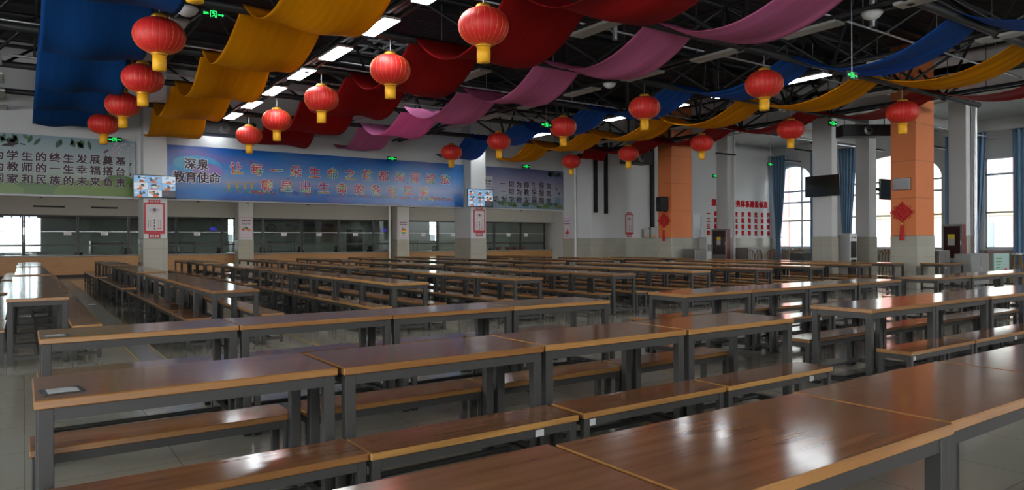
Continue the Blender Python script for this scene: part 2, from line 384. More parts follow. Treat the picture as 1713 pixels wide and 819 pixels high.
def window(y0, y1, z0, zs, zt, mull, trans, arch):
    """white framed window in the side wall; panes are one part"""
    global wn
    wn += 1
    x0, x1 = XW + 0.1, XW + 0.17; mb = MB(); f = 0.07
    mb.box(x0, x1, y0, y0 + f, z0, zs); mb.box(x0, x1, y1 - f, y1, z0, zs); mb.box(x0, x1, y0, y1, z0, z0 + f)
    yc, hw = (y0 + y1) / 2, (y1 - y0) / 2
    top = lambda y: zs + (zt - zs) * math.sqrt(max(0, 1 - ((y - yc) / hw) ** 2)) if arch else zt
    if arch:
        for i in range(20):
            a0, a1 = PI * i / 20, PI * (i + 1) / 20
            P = lambda a, k: (yc - (hw - k) * math.cos(a), zs + (zt - zs - k) * math.sin(a))
            q = [P(a0, 0), P(a1, 0), P(a1, f), P(a0, f)]
            vs = [(x0, *p) for p in q] + [(x1, *p) for p in q]
            mb.add(vs, [(3, 2, 1, 0), (4, 5, 6, 7), (0, 1, 5, 4), (1, 2, 6, 5), (2, 3, 7, 6), (3, 0, 4, 7)])
    else: mb.box(x0, x1, y0, y1, zt - f, zt)
    for y in mull: mb.box(x0 - 0.01, x1 + 0.01, y - 0.035, y + 0.035, z0, top(y) - 0.02)
    for z in trans: mb.box(x0, x1, y0, y1, z - 0.04, z + 0.04)
    o = mb.build('window_%d' % wn, 'frame'); struct(o, 'white framed tall window in the side wall')
    pts = [(y0 + 0.02, z0 + 0.02), (y1 - 0.02, z0 + 0.02), (y1 - 0.02, zs)]
    pts += [(yc + (hw - 0.02) * math.cos(a), zs + (zt - zs - 0.02) * math.sin(a)) for a in [PI * i / 16 for i in range(1, 16)]] if arch else [(y1 - 0.02, zt - 0.02), (y0 + 0.02, zt - 0.02)]
    if arch: pts.append((y0 + 0.02, zs))
    n = len(pts); vs = [(x0 + 0.03, *p) for p in pts] + [(x0 + 0.036, *p) for p in pts]
    MB().add(vs, [tuple(range(n)), tuple(range(2 * n - 1, n - 1, -1))]).build('pane', 'winglass', o)
    MB().box(XW - 0.1, XW + 0.12, y0 - 0.05, y1 + 0.05, z0 - 0.05, z0).build('sill', 'white', o)
window(10.6, 12.05, 1.02, 4.62, 4.62, (10.95,), (2.45, 3.95), False)
window(13.6, 17.6, 1.0, 4.05, 5.15, (14.7, 16.5), (2.45, 3.45, 3.95), True)
window(19.5, 21.5, 1.0, 4.35, 5.1, (20.05,), (2.35, 3.25, 3.8), True)
for (a, b, z, s_, t_) in arches[2:]: window(a, b, z, s_, t_, (a + 1.1, b - 1.1), (2.45, 3.45, 3.95), True)
# rear and west walls behind the camera; high rear openings added for light
struct(wall_with_holes('wall_rear', 'y', -6.1, 0.3, -9.6, XW, 0, 7.0, [(x - 1.7, x + 1.7, 4.9, 6.6) for x in (-6, 5, 10.5, 16)] + [(-2.1, 1.2, 0.6, 3.6), (23.0, 30.2, 4.45, 5.95)], 'wall'), 'white rear wall with added high windows')
struct(wall_with_holes('wall_west', 'x', -9.6, 0.3, -6.1, 39, 0, 7.0, [(y - 1.5, y + 1.5, 1.7, 4.3) for y in (-2, 3, 8, 13)], 'wall'), 'white west wall with windows')
# bulkhead that carries the long banners, and its white pillars
struct(MB().box(-9.3, 19.1, YB, YB + 0.3, 2.68, 7.0).build('wall_banner', 'wall'), 'white bulkhead wall above the serving zone')
# block at the end of the bulkhead and far side wall
struct(MB().box(19.1, XW + 0.3, YC, YC + 0.3, 1.5, 7.0).box(19.1, 19.4, YC + 0.3, YB, 1.5, 7.0).build('wall_far', 'wall'), 'white far wall beside the orange pillar')
struct(MB().box(19.085, XW, YC - 0.012, YC + 0.3, 0, 1.5).box(19.085, 19.4, YC + 0.3, YB, 0, 1.5).build('wall_far_tiles', 'dado'), 'beige tiled lower part of the far wall')
struct(MB().box(26.3, 26.6, YB - 1.8, 39, 0, 3.4).build('wall_kitchen_end', 'wall'), 'white end wall of the serving zone')
struct(wall_with_holes('wall_kitchen_back', 'y', 38.0, 0.3, -9.3, 26.6, 0, 3.6, [(-0.75, 0.52, 1.4, 2.62), (8.66, 8.96, 1.4, 2.62), (20.4, 20.92, 1.4, 2.62)], 'wall'), 'dim kitchen back wall with windows')
struct(MB().box(-9.3, 26.6, YB + 0.3, 38, 3.4, 3.55).build('ceiling_serving', 'ceilwhite'), 'low white ceiling of the serving zone')
# fascia over the serving hatch
struct(MB().box(-9.3, 26.3, 33.15, 33.45, 2.5, 3.4).box(-9.3, 26.3, 33.11, 33.15, 2.5, 2.78).build('wall_fascia', 'fascia'), 'white fascia above the serving glass')
# roof: dark deck with one skylight opening
struct(MB().box(-9.6, 21.6, -6.1, 17.5, 6.9, 7.1).box(-9.6, 21.6, 19.5, YB + 0.2, 6.9, 7.1).box(-9.6, 7.7, 17.5, 19.5, 6.9, 7.1).box(9.0, 21.6, 17.5, 19.5, 6.9, 7.1).build('ceiling', 'deck'), 'dark corrugated metal roof deck')
sk = MB()
for x in (7.7, 8.13, 8.56, 8.97): sk.box(x, x + 0.03, 17.5, 19.5, 6.95, 7.0)
for y in (17.5, 18.15, 18.8, 19.47): sk.box(7.7, 9.0, y, y + 0.03, 6.95, 7.0)
sk = struct(sk.build('window_%d' % (wn + 1), 'mullion'), 'small skylight in the dark roof'); wn += 1
MB().box(7.7, 9.0, 17.5, 19.5, 7.0, 7.006).build('pane', 'winglass', sk)
struct(MB().box(21.6, XW + 0.3, -6.1, YC + 0.3, 6.1, 6.3).build('ceiling_aisle', 'ceilwhite'), 'white ceiling of the window aisle')
struct(MB().box(21.6, 21.85, -6.1, YC, 5.45, 7.0).build('wall_aisle_fascia', 'wall'), 'white fascia between roof trusses and window aisle')
for i, y in enumerate((3.5, 8.0, 12.8, 17.2)):
    struct(MB().box(21.85, XW, y, y + 0.3, 5.75, 6.1).build('ceiling_beam', 'ceilwhite'), 'white beam under the window aisle ceiling')

# ---------------------------------------------------------------- pillars
def pillar(label, x0, x1, y0, y1, top, upper, name='pillar'):
    o = bpy.data.objects.new(name, MB().cbox(x0, x1, y0, y1, 1.5, top, 0.012).mesh(name, upper)); C.objects.link(o)
    struct(o, label)
    MB().cbox(x0 - 0.012, x1 + 0.012, y0 - 0.012, y1 + 0.012, 0, 1.5, 0.012).build('tiled_base', 'dado', o)
    return o
pillar('white pillar with beige tiled base under the first screen', 2.88, 3.52, 23.0, 24.1, 6.9, 'wall')
pillar('white pillar with beige tiled base under the second screen', 14.13, 14.82, 23.0, 24.25, 6.9, 'wall')
pillar('white pillar at the counter with vegetable poster', 7.85, 8.49, 32.5, 33.2, 3.4, 'wall')
pillar('white pillar at the counter with apple poster', 15.58, 16.25, 32.5, 33.2, 3.4, 'wall')
OR1 = pillar('orange pillar carrying a black loudspeaker', 20.45, 21.6, 18.55, 19.26, 6.9, 'orange')
OR2 = pillar('orange pillar carrying a small bright screen', 20.45, 21.52, 9.56, 10.26, 6.9, 'orange')
for (o, x0, x1, y0, y1) in ((OR1, 20.45, 21.6, 18.55, 19.26), (OR2, 20.45, 21.52, 9.56, 10.26)):
    mb = MB()
    for z in (2.55, 3.6, 4.65): mb.box(x0 - 0.002, x1 + 0.002, y0 - 0.002, y1 + 0.002, z, z + 0.012)
    mb.build('panel_joint', wall_paint('orange_joint', (0.26, 0.09, 0.04)), o)
pillar('slim white pillar behind the fire cabinet near red wall text', 24.3, 24.72, 18.95, 19.52, 6.1, 'wall')
pillar('white pillar carrying the wide dark screen', 21.3, 21.62, 12.54, 13.22, 6.1, 'wall')
pillar('white pillar carrying a second dark screen', 24.3, 24.8, 12.93, 13.43, 6.1, 'wall')
pillar('white pillar behind the fire cabinet by the window', 24.3, 24.76, 9.85, 10.37, 6.1, 'wall')

# ---------------------------------------------------------------- roof trusses (space frame)
ZC = 5.08
YK = [-0.95 + 3.13 * k for k in range(8)]        # -0.95 2.18 5.31 8.44 11.57 14.7 17.83 20.96
XK = [4.95 + 3.13 * k for k in range(-4, 5)] + [19.55]
for j, y in enumerate(YK):
    mb = MB().tube((-9.3, y, ZC), (21.6, y, ZC), 0.072, 10)
    mb.tube((-9.3, y + 1.565, 6.55), (21.6, y + 1.565, 6.55), 0.05, 6)
    for x in XK:
        for dx in (-1.565, 1.565):
            for dy in (-1.565, 1.565):
                if x + dx < 21.6 and y + dy < YB: mb.tube((x, y, ZC), (x + dx, y + dy, 6.55), 0.036, 6, caps=False)
        mb.lathe([(0.0, -0.11), (0.08, -0.08), (0.115, 0), (0.08, 0.08), (0.0, 0.11)], 10, 0, (x, y, ZC))
    struct(mb.build('roof_truss', 'truss'), 'black steel tube truss under the dark roof, %s from the rear' % ORD[j])
for j, x in enumerate(XK):
    mb = MB().box(x - 0.16, x - 0.10, -6, YB, 5.055, 5.10).box(x + 0.10, x + 0.16, -6, YB, 5.055, 5.10).tube((x, -6, ZC + 0.04), (x, YB, ZC + 0.04), 0.05, 8)
    mb.tube((x + 1.565, -6, 6.55), (x + 1.565, YB, 6.55), 0.035, 6) if x + 1.565 < 21.5 else None
    y = -5.0
    while y < YB - 0.5:
        mb.tube((x + 0.13, y, 5.1), (x + 0.13, y, 6.85), 0.010, 5); y += 2.087
    struct(mb.build('ceiling_beam', 'truss'), 'black twin rail beam above a row of ceiling lights, %s beam' % ORD[j])
for j in range(11):
    y = -4.6 + j * 2.7
    struct(MB().box(-9.3, 21.6, y, y + 0.07, 6.72, 6.9).build('ceiling_purlin', 'truss'), 'black purlin under the roof deck')
for j, (y, z) in enumerate(((4.4, 5.62), (7.4, 5.62), (10.4, 5.62), (13.4, 5.62), (16.4, 5.62), (19.4, 5.62))):
    mb = MB().tube((-9.0, y, z), (21.5, y, z), 0.024, 6)
    x = -8.0
    while x < 21: mb.tube((x, y, z), (x, y, z + 0.95), 0.008, 4).tube((x + 1.0, y, z), (x + 1.0, y, z + 0.09), 0.012, 5); x += 3.1
    tag(mb.build('sprinkler_pipe', 'chrome'), 'thin galvanised sprinkler pipe across the roof, %s from the front' % ORD[j], 'pipe', 'sprinkler pipes under the roof')
mb = MB().tube((9.02, 9.55, 5.1), (9.02, 9.55, 6.89), 0.05, 10).tube((9.02, 9.55, 5.2), (8.2, 10.2, 6.5), 0.025, 6)
tag(mb.build('drain_pipe', 'chrome'), 'shiny vertical pipe under roof beside the red drape', 'pipe')
tag(MB().tube((12.15, 6.4, 5.1), (12.15, 6.4, 6.89), 0.05, 10).build('drain_pipe', 'chrome'), 'shiny vertical pipe under roof above the pink drape', 'pipe')

# ================================================================ TABLES AND BENCHES
TL, TW, TH = 1.244, 0.60, 0.75
BL, BW, BH = 1.230, 0.305, 0.41
def furn_parts(L, W, H, top_th, leg, apr, over):
    """meshes of one table or bench, centred in x and y, standing on z=0"""
    x, y = L / 2, W / 2; P = {}
    P['top'] = MB().cbox(-x, x, -y, y, H - top_th, H, 0.005, 0, 1)
    P['legs'] = []
    zt = H - top_th
    for sx in (-1, 1):
        for sy in (-1, 1):
            cx, cy = sx * (x - over - leg / 2), sy * (y - over - leg / 2)
            P['legs'].append((MB().cbox(cx - leg / 2, cx + leg / 2, cy - leg / 2, cy + leg / 2, 0.012, zt, 0.003), MB().cbox(cx - leg / 2 - 0.003, cx + leg / 2 + 0.003, cy - leg / 2 - 0.003, cy + leg / 2 + 0.003, 0, 0.022, 0.003)))
    xi, yi = x - over, y - over; a = leg * 0.55
    P['apron'] = MB().box(-xi + leg, xi - leg, -yi + 0.006, -yi + 0.006 + a, zt - apr, zt).box(-xi + leg, xi - leg, yi - 0.006 - a, yi - 0.006, zt - apr, zt).box(-xi + 0.006, -xi + 0.006 + a, -yi + leg, yi - leg, zt - apr, zt).box(xi - 0.006 - a, xi - 0.006, -yi + leg, yi - leg, zt - apr, zt)
    r = leg * 0.8
    P['rail'] = MB().box(-xi + 0.008, -xi + 0.008 + r, -yi + leg, yi - leg, 0.055, 0.055 + r).box(xi - 0.008 - r, xi - 0.008, -yi + leg, yi - leg, 0.055, 0.055 + r).tube((-xi + r, 0, 0.055 + r * 0.6), (xi - r, 0, 0.055 + r * 0.6), r * 0.42, 6)
    return P
PT = furn_parts(TL, TW, TH, 0.038, 0.055, 0.052, 0.012)
PB = furn_parts(BL, BW, BH, 0.034, 0.042, 0.045, 0.010)
def proto(name, P, topname, label, cat, feet, sticker=None):
    t = thing(name, label, cat)
    P['top'].build(topname, ['wood', 'edge'], t)
    for lg, ft in P['legs']:
        o = lg.build('leg', 'steel', t)
        if feet: ft.build('rubber_foot', 'rubber', o)
    P['apron'].build('apron', 'steel', t); P['rail'].build('stretcher', 'steel', t)
    return t
def merged(name, P):
    mb = MB()
    def put(q, k): mb.add(q.v, [], 0); 
    def join(q, mp):
        o = len(mb.v); mb.v += q.v
        for f, mi, sm in zip(q.f, q.mi, q.sm): mb.f.append(tuple(i + o for i in f)); mb.mi.append(mp[mi]); mb.sm.append(sm)
    join(P['top'], {0: 0, 1: 1})
    for lg, ft in P['legs']: join(lg, {0: 2})
    join(P['apron'], {0: 2}); join(P['rail'], {0: 2})
    return mb.mesh(name, ['wood', 'edge', 'steel'])
TFAR, BFAR = merged('dining_table', PT), merged('bench', PB)
protoT = proto('dining_table', PT, 'tabletop', 'x', 'table', True)
protoB = proto('bench', PB, 'seat', 'x', 'bench', True)
protoT2 = proto('dining_table', PT, 'tabletop', 'x', 'table', False)
protoB2 = proto('bench', PB, 'seat', 'x', 'bench', False)
used = set()
STK = MB().box(-0.028, 0.028, -0.0015, 0.0, -0.018, 0.018).mesh('label_sticker', 'sticker')
def place(which, x, y, rz, label, group, tier):
    """tier 0: all parts and feet, 1: parts, 2: far away, one mesh"""
    if tier == 2:
        o = bpy.data.objects.new('dining_table' if which == 'T' else 'bench', TFAR if which == 'T' else BFAR); C.objects.link(o)
        o.location = (x, y, 0); o.rotation_euler = (0, 0, rz); return tag(o, label, 'table' if which == 'T' else 'bench', group)
    p = {('T', 0): protoT, ('B', 0): protoB, ('T', 1): protoT2, ('B', 1): protoB2}[(which, tier)]
    if p not in used:
        used.add(p); o = p; o.location = (x, y, 0); o.rotation_euler = (0, 0, rz); o['label'] = label; o['group'] = group
    else: o = dup(p, (x, y, 0), rz, label, group)
    return o
def sticker(o, x, W, H, th):
    s = bpy.data.objects.new('label_sticker', STK); C.objects.link(s); s.parent = o; s.location = (x, -W / 2 + 0.0125, H - th - 0.026); s['label'] = 'small white paper sticker'; return s
# rows along x in the front part of the hall
def row(y0, x0, n, pitch, tname, near, far, tier, jit):
    for i in range(n):
        x = x0 + pitch * i + TL / 2
        dz = jit[i % len(jit)]
        place('T', x, y0 + TW / 2 + dz, 0.0 + dz * 0.06, 'wood-topped grey-legged table, %s along the %s' % (ORD[i], tname), 'tables of the front rows', tier)
        if near:
            b = place('B', x + dz, y0 - 0.34 + BW / 2 + dz * 0.5, dz * 0.1, 'low wooden bench on the near side of %s table, %s' % (ORD[i], tname), 'benches of the front rows', tier)
            if (i + int(y0)) % 2 == 0 or y0 > 3: sticker(b, -0.25 + 0.9 * (i % 2) - 0.3, BW, BH, 0.034)
        if far: place('B', x - dz, y0 + 0.612 + BW / 2 + dz * 0.4, -dz * 0.1, 'low wooden bench on the far side of %s table, %s' % (ORD[i], tname), 'benches of the front rows', tier)
J1 = [0.012, -0.008, 0.006, -0.004]
row(1.09, 0.075, 4, 1.255, 'frontmost row', True, False, 0, J1)
row(3.31, 0.03, 4, 1.262, 'second row from the front', True, True, 0, [0.02, -0.01, 0.0, -0.01])
row(5.46, 0.08, 4, 1.25, 'third row from the front', True, True, 0, [0.01, 0.0, -0.006, 0.0])
row(3.29, 6.22, 4, 1.257, 'second row beyond the aisle', True, True, 0, [0.0, 0.01, -0.008, 0.004])
row(5.50, 6.28, 4, 1.257, 'third row beyond the aisle', True, True, 0, [-0.01, 0.0, 0.008, 0.0])
row(5.36, 12.2, 4, 1.257, 'third row past the second aisle', True, True, 1, [0.006, -0.006, 0.0, 0.008])
# long columns running away towards the serving counter
COLS = [-0.16, 2.01, 4.54, 6.77, 9.00, 11.20, 13.35, 15.42, 17.62, 19.35]
BLOCKS = [('front block', 9.62, 5, 1), ('middle block', 17.02, 4, 2), ('far block', 23.12, 4, 2)]
for ci, cx in enumerate(COLS):
    for bi, (bn, y0, n, tier) in enumerate(BLOCKS):
        if ci == 9 and bi == 2: continue
        for i in range(n):
            if ci == 9 and bi == 1 and i > 2: continue
            jx = random.uniform(-0.02, 0.02); yy = y0 + 1.257 * i + TL / 2 + random.uniform(-0.005, 0.005) * (i > 0)
            tr = tier if not (ci in (0, 1, 2, 3) and bi == 1 and i == 0) else 1
            place('T', cx + TW / 2 + jx, yy, PI / 2 + jx * 0.05, 'wood-topped table, %s along the %s column from the left, %s' % (ORD[i], ORD[ci], bn), 'tables of the long columns', tr)
            for side, bx in (('left', cx - 0.325 + BW / 2), ('right', cx + TW + 0.02 + BW / 2)):
                if ci == 1 and bi == 2 and i == 0 and side == 'right': continue
                if ci == 6 and bi == 2 and i == 0 and side == 'right': continue
                if ci == 9 and side == 'right': continue
                place('B', bx + random.uniform(-0.015, 0.015), yy + random.uniform(-0.006, 0.006), PI / 2, 'low bench on the %s of %s table, %s column from the left, %s' % (side, ORD[i], ORD[ci], bn), 'benches of the long columns', tr)
place('T', 20.6, 8.95, 0, 'lone wood-topped table standing before the orange pillar with small screen', 'tables by the pillars', 1)
# cards left on the row ends
for (x, y, r, lb) in ((0.13, 3.50, 0.12, 'small laminated card on the corner of the second row'), (0.17, 5.62, 0.05, 'small laminated card on the corner of the third row')):
    c = thing('laminated_card', lb, 'card', (x, y, 0.7505), r)
    MB().cbox(-0.075, 0.075, -0.075, 0.075, 0, 0.002, 0.0008).build('card_backing', mat('card_backing', (0.045, 0.055, 0.055), 0.3), c)
    MB().poly([(-0.055, -0.05), (-0.05, 0.055), (0.03, 0.06), (0.06, 0.03), (0.055, -0.055), (0.0, -0.045)], 0.001).build('card_print', 'sticker', c).rotation_euler = (-PI / 2, 0, 0)
    c.children[1].location = (0, 0, 0.002)
tag(MB().cbox(-0.07, 0.07, -0.1, 0.1, 0, 0.0015, 0.0005).build('paper_scrap', 'white', None, (1.25, 18.2, 0.003)), 'white scrap of paper on the floor in the aisle', 'paper')
mb = MB().box(1.10, 1.36, 7.2, 31, 0, 0.003)
o = struct(mb.build('trim_floor', 'floorgrey'), 'grey guide strip set in the aisle floor')
MB().box(1.36, 1.385, 7.2, 31, 0, 0.003).box(1.075, 1.10, 7.2, 31, 0, 0.003).build('edge_line', 'floorline', o)
struct(MB().box(3.20, 3.235, 7.0, 22, 0, 0.003).build('trim_floor_line', 'floorline'), 'yellow guide line on the aisle floor')

# ================================================================ SERVING COUNTER
cn = thing('serving_counter', 'long wood-fronted serving counter with grey stone top', 'counter', (8.5, 33.3, 0))
MB().box(-17.7, 17.7, 0.05, 0.75, 0.1, 0.84).build('front_panel', 'counter', cn)
MB().cbox(-17.75, 17.75, -0.02, 0.85, 0.84, 0.90, 0.01).build('stone_top', 'slab', cn)
MB().box(-17.7, 17.7, 0.12, 0.70, 0, 0.1).build('toe_kick', 'rubber', cn)
MUL = [-5.4, -3.6, -1.8, 0.0, 1.8, 3.61, 5.45, 7.34, 9.13, 10.95, 12.8, 14.64, 16.5, 18.38, 20.2, 22.03, 23.87, 25.68]
gz0, gz1 = 0.90, 2.50
for i in range(len(MUL) - 1):
    a, b = MUL[i], MUL[i + 1]
    g = thing('serving_window', 'dark framed serving hatch of glass over counter, %s from the left end' % (ORD[i] if i < 12 else ['thirteenth', 'fourteenth', 'fifteenth', 'sixteenth', 'seventeenth'][i - 12]), 'window', ((a + b) / 2, 33.34, gz0), 0, 'glass serving hatches')
    hw = (b - a) / 2 - 0.006
    mb = MB().box(-hw, -hw + 0.05, -0.03, 0.05, 0, 1.6).box(hw - 0.05, hw, -0.03, 0.05, 0, 1.6).box(-hw + 0.05, hw - 0.05, -0.03, 0.05, 1.54, 1.6).box(-hw + 0.05, hw - 0.05, -0.03, 0.05, 0.36, 0.42)
    mb.build('hatch_frame', 'mullion', g)
    MB().box(-hw + 0.05, hw - 0.05, 0.0, 0.008, 0.42, 1.54).build('glass_pane', 'glass', g)
    MB().box(-hw + 0.05, hw - 0.05, 0.018, 0.026, 0.04, 0.36).build('sliding_pane', 'glass', g)
    MB().box(-hw + 0.05, hw - 0.05, -0.012, 0.0, 0.93, 0.955).build('glazing_bar', 'chrome', g)
NOTE = [1.45, 2.74, 6.29, 10.1, 11.8, 13.67, 17.48, 19.3, 23.02, 24.26]
for i, x in enumerate(NOTE):
    g = thing('notice_card', 'small pale paper notice stuck on the serving glass, %s along' % ORD[i], 'notice', (x, 33.325, 1.77), 0, 'notices on the serving glass')
    MB().box(-0.13, 0.13, -0.003, 0.0, -0.075, 0.075).build('sheet', 'notice', g)
    q = MB()
    for k in range(2): q.box(-0.10, 0.08 - 0.05 * k, -0.0045, -0.003, 0.02 - 0.045 * k, 0.028 - 0.045 * k)
    q.build('print_line', 'ink', g)
for i, x in enumerate([-1.8, 0.05, 1.85, 3.62, 5.5, 7.3, 9.2, 11.0, 12.85, 14.6, 18.35, 22.05]):
    t = thing('card_terminal', 'small card payment terminal standing on the counter, %s from the left' % ORD[i], 'terminal', (x, 33.62, 0.90), 0, 'card terminals on the counter')
    MB().cbox(-0.13, 0.13, -0.05, 0.16, 0, 0.09, 0.012).build('terminal_base', 'black', t)
    q = MB().cbox(-0.12, 0.12, -0.012, 0.012, 0.0, 0.17, 0.006).build('terminal_screen', 'white' if i in (2, 4) else 'steel', t); q.location = (0, 0.03, 0.10); q.rotation_euler = (-0.25, 0, 0)
    MB().tube((0, 0.03, 0.05), (0, 0.05, 0.14), 0.02, 8).build('terminal_stem', 'black', t)
for i, (x, m_) in enumerate(((22.6, 'redp'), (23.3, 'redp'), (23.75, 'redp'), (24.3, 'redp'), (20.2, 'white'), (21.4, 'white'))):
    t = thing('serving_basin' if m_ == 'redp' else 'serving_pot', '%s on the counter behind glass, %s along' % ('red plastic basin' if m_ == 'redp' else 'small white pot', ORD[i]), 'basin' if m_ == 'redp' else 'pot', (x, 33.78, 0.90))
    MB().lathe([(0, 0.0), (0.12, 0.0), (0.19, 0.15), (0.20, 0.155), (0.185, 0.15), (0.12, 0.012), (0, 0.012)], 18).build('bowl', m_, t)
    MB().lathe([(0.19, 0.148), (0.205, 0.15), (0.205, 0.162), (0.19, 0.162)], 18).build('rim', m_, t)
for i, (x, y) in enumerate(((7.13, 34.2), (15.62, 34.2))):
    t = thing('blue_sign_lamp', 'oval blue glowing sign behind the serving glass near the %s pillar' % ('vegetable poster' if i == 0 else 'apple poster'), 'sign', (x, y, 2.0))
    MB().ell(0, 0, 0.17, 0.09, 0.03, n=24).build('sign_face', 'blue_emit', t)
    MB().ell(0, 0, 0.185, 0.105, 0.02, n=24).build('sign_rim', 'black', t).location = (0, 0.021, 0)
    MB().tube((0, 0.02, 0.1), (0, 0.02, 1.4), 0.006, 5).build('hanger', 'black', t)
# inside the kitchen
t = thing('wall_clock', 'round wall clock seen through the serving glass', 'clock', (10.85, 37.98, 2.1))
MB().ell(0, 0, 0.26, 0.26, 0.03, n=28).build('clock_rim', 'black', t)
MB().ell(0, 0, 0.23, 0.23, 0.036, n=28).build('clock_face', 'sticker', t)
MB().box(-0.006, 0.006, -0.042, -0.036, 0, 0.16).box(0, 0.11, -0.042, -0.036, -0.006, 0.006).build('clock_hand', 'ink', t)
for i, x in enumerate((11.9, 12.9, 13.9)):
    t = thing('kitchen_notice', 'tall notice board hung on the kitchen back wall, %s of three' % ORD[i], 'notice', (x, 37.98, 1.85), 0, 'notice boards in the kitchen')
    MB().box(-0.36, 0.36, -0.02, 0, -0.55, 0.55).build('board', 'sticker', t)
    MB().box(-0.34, 0.34, -0.024, -0.02, 0.40, 0.53).build('heading_band', mat('blue_heading', (0.05, 0.06, 0.2), 0.5), t)
    q = MB()
    for k in range(9): q.box(-0.28, 0.28 - 0.05 * (k % 3), -0.024, -0.02, 0.30 - 0.09 * k, 0.315 - 0.09 * k)
    q.build('print_line', 'ink', t)
dd = struct(MB().box(15.0, 16.0, 37.93, 38.0, 0, 2.1).build('door_1', mat('kitchen_door', (0.035, 0.03, 0.03), 0.4)), 'dark kitchen door behind the serving glass')
MB().box(14.9, 15.0, 37.9, 38.0, 0, 2.2).box(16.0, 16.1, 37.9, 38.0, 0, 2.2).box(15.0, 16.0, 37.9, 38.0, 2.1, 2.2).build('door_frame', 'white', dd)
for i, x in enumerate((-0.1, 3.2, 6.3, 11.2, 18.5, 23.2)):
    t = thing('kitchen_rack', 'stainless steel kitchen rack against the kitchen back wall, %s along' % ORD[i], 'rack', (x, 37.4 if i else 36.6, 0), 0, 'steel racks in the kitchen')
    for sx in (-0.6, 0.6):
        for sy in (-0.25, 0.25): MB().tube((sx, sy, 0), (sx, sy, 1.45), 0.02, 8).build('post', 'stainless', t)
    for z in (0.4, 0.9, 1.4): MB().cbox(-0.63, 0.63, -0.28, 0.28, z, z + 0.03, 0.005).build('rack_shelf', 'stainless', t)
# window frames of the kitchen
for i, (a, b) in enumerate(((-0.75, 0.52), (8.66, 8.96), (20.4, 20.92))):
    wn += 1; mb = MB()
    n = 4 if i == 0 else 1
    for k in range(n + 1): x = a + (b - a) * k / n; mb.box(x - 0.025, x + 0.025, 38.1, 38.16, 1.4, 2.62)
    for z in (1.4, 2.3, 2.59): mb.box(a, b, 38.1, 38.16, z, z + 0.04)
    o = struct(mb.build('window_%d' % wn, 'mullion'), 'bright window in the kitchen back wall'); MB().box(a, b, 38.125, 38.13, 1.4, 2.62).build('pane', 'winglass', o)
# air slots and downlights in the fascia
for i, (a, b) in enumerate(((0.3, 1.35), (2.25, 3.2), (-1.9, -0.85))):
    v_ = thing('air_slot', 'long dark air slot in the fascia above the serving glass, %s' % ('second hatch' if i == 0 else 'by first pillar' if i == 1 else 'at the end'), 'vent', ((a + b) / 2, 33.15, 2.83))
    MB().box(-(b - a) / 2, (b - a) / 2, -0.02, 0, -0.035, 0.035).build('slot_frame', 'black', v_)
    q = MB()
    for k in range(3): q.box(-(b - a) / 2 + 0.02, (b - a) / 2 - 0.02, -0.026, -0.02, -0.025 + 0.02 * k, -0.017 + 0.02 * k)
    q.build('slat', 'mullion', v_)
for i, x in enumerate((0.4, 1.9, 4.5, 6.0, 8.0, 10.0, 12.0, 17.0)):
    t = thing('downlight', 'tiny round spotlight under the banner bulkhead, %s from the left' % ORD[i], 'light', (x, 23.65, 2.68), 0, 'spotlights under the bulkhead')
    MB().lathe([(0.0, -0.03), (0.03, -0.03), (0.04, 0.0), (0, 0)], 12).build('housing', 'black', t)
    MB().lathe([(0.0, -0.032), (0.022, -0.032), (0.024, -0.03)], 12).build('lens', 'steel', t)
# drain pipe by the apple pillar
tag(MB().tube((15.10, 32.4, 0), (15.10, 32.4, 3.4), 0.055, 12).build('drain_pipe', 'white'), 'white drain pipe standing beside the apple poster pillar', 'pipe')

# ================================================================ BANNERS
def art(name, stops, axis=2, rough=0.28, blot=None, lo=2.7, hi=4.37):
    """printed background: colour bands by height with soft blotches"""
    m = mat(name, (0.5, 0.5, 0.5), rough); t, b = nt(m)
    tc = node(t, 'ShaderNodeTexCoord'); sp = node(t, 'ShaderNodeSeparateXYZ'); t.links.new(tc.outputs['Object'], sp.inputs[0])
    mr = node(t, 'ShaderNodeMapRange'); mr.inputs[1].default_value = lo; mr.inputs[2].default_value = hi; t.links.new(sp.outputs[axis], mr.inputs[0])
    n = noise(t, ocoord(t, (0.35, 1, 1.2)), 1.6, 4)
    ad = node(t, 'ShaderNodeMath', operation='MULTIPLY_ADD'); t.links.new(n, ad.inputs[0]); ad.inputs[1].default_value = 0.30; t.links.new(mr.outputs[0], ad.inputs[2])
    su = node(t, 'ShaderNodeMath', operation='SUBTRACT'); t.links.new(ad.outputs[0], su.inputs[0]); su.inputs[1].default_value = 0.15
    c = ramp(t, su.outputs[0], stops)
    if blot:
        for (col, sc, th, dx) in blot:
            mp = node(t, 'ShaderNodeMapping'); mp.inputs['Location'].default_value = (dx, 0, dx); mp.inputs['Scale'].default_value = (0.3, 1, 0.9); t.links.new(tc.outputs['Object'], mp.inputs[0])
            c = mixc(t, ramp(t, noise(t, mp.outputs[0], sc, 2), [(th, (0, 0, 0)), (th + 0.18, (0.75, 0.75, 0.75))]), c, col)
    t.links.new(c, b.inputs['Base Color']); return m
def leaf(mb, x, z, l, w_, an, th, mi=0):
    pts = []
    for k in range(9): u = k / 8; pts.append((u * l, w_ * math.sin(PI * u) ** 0.8))
    pts += [(u * l, -w_ * math.sin(PI * u) ** 0.8) for u in [k / 8 for k in range(7, 0, -1)]]
    mb.poly([(x + px * math.cos(an) - pz * math.sin(an), z + px * math.sin(an) + pz * math.cos(an)) for px, pz in pts], th, mi)
def yoff(o, y): o.location = (0, y, 0); return o
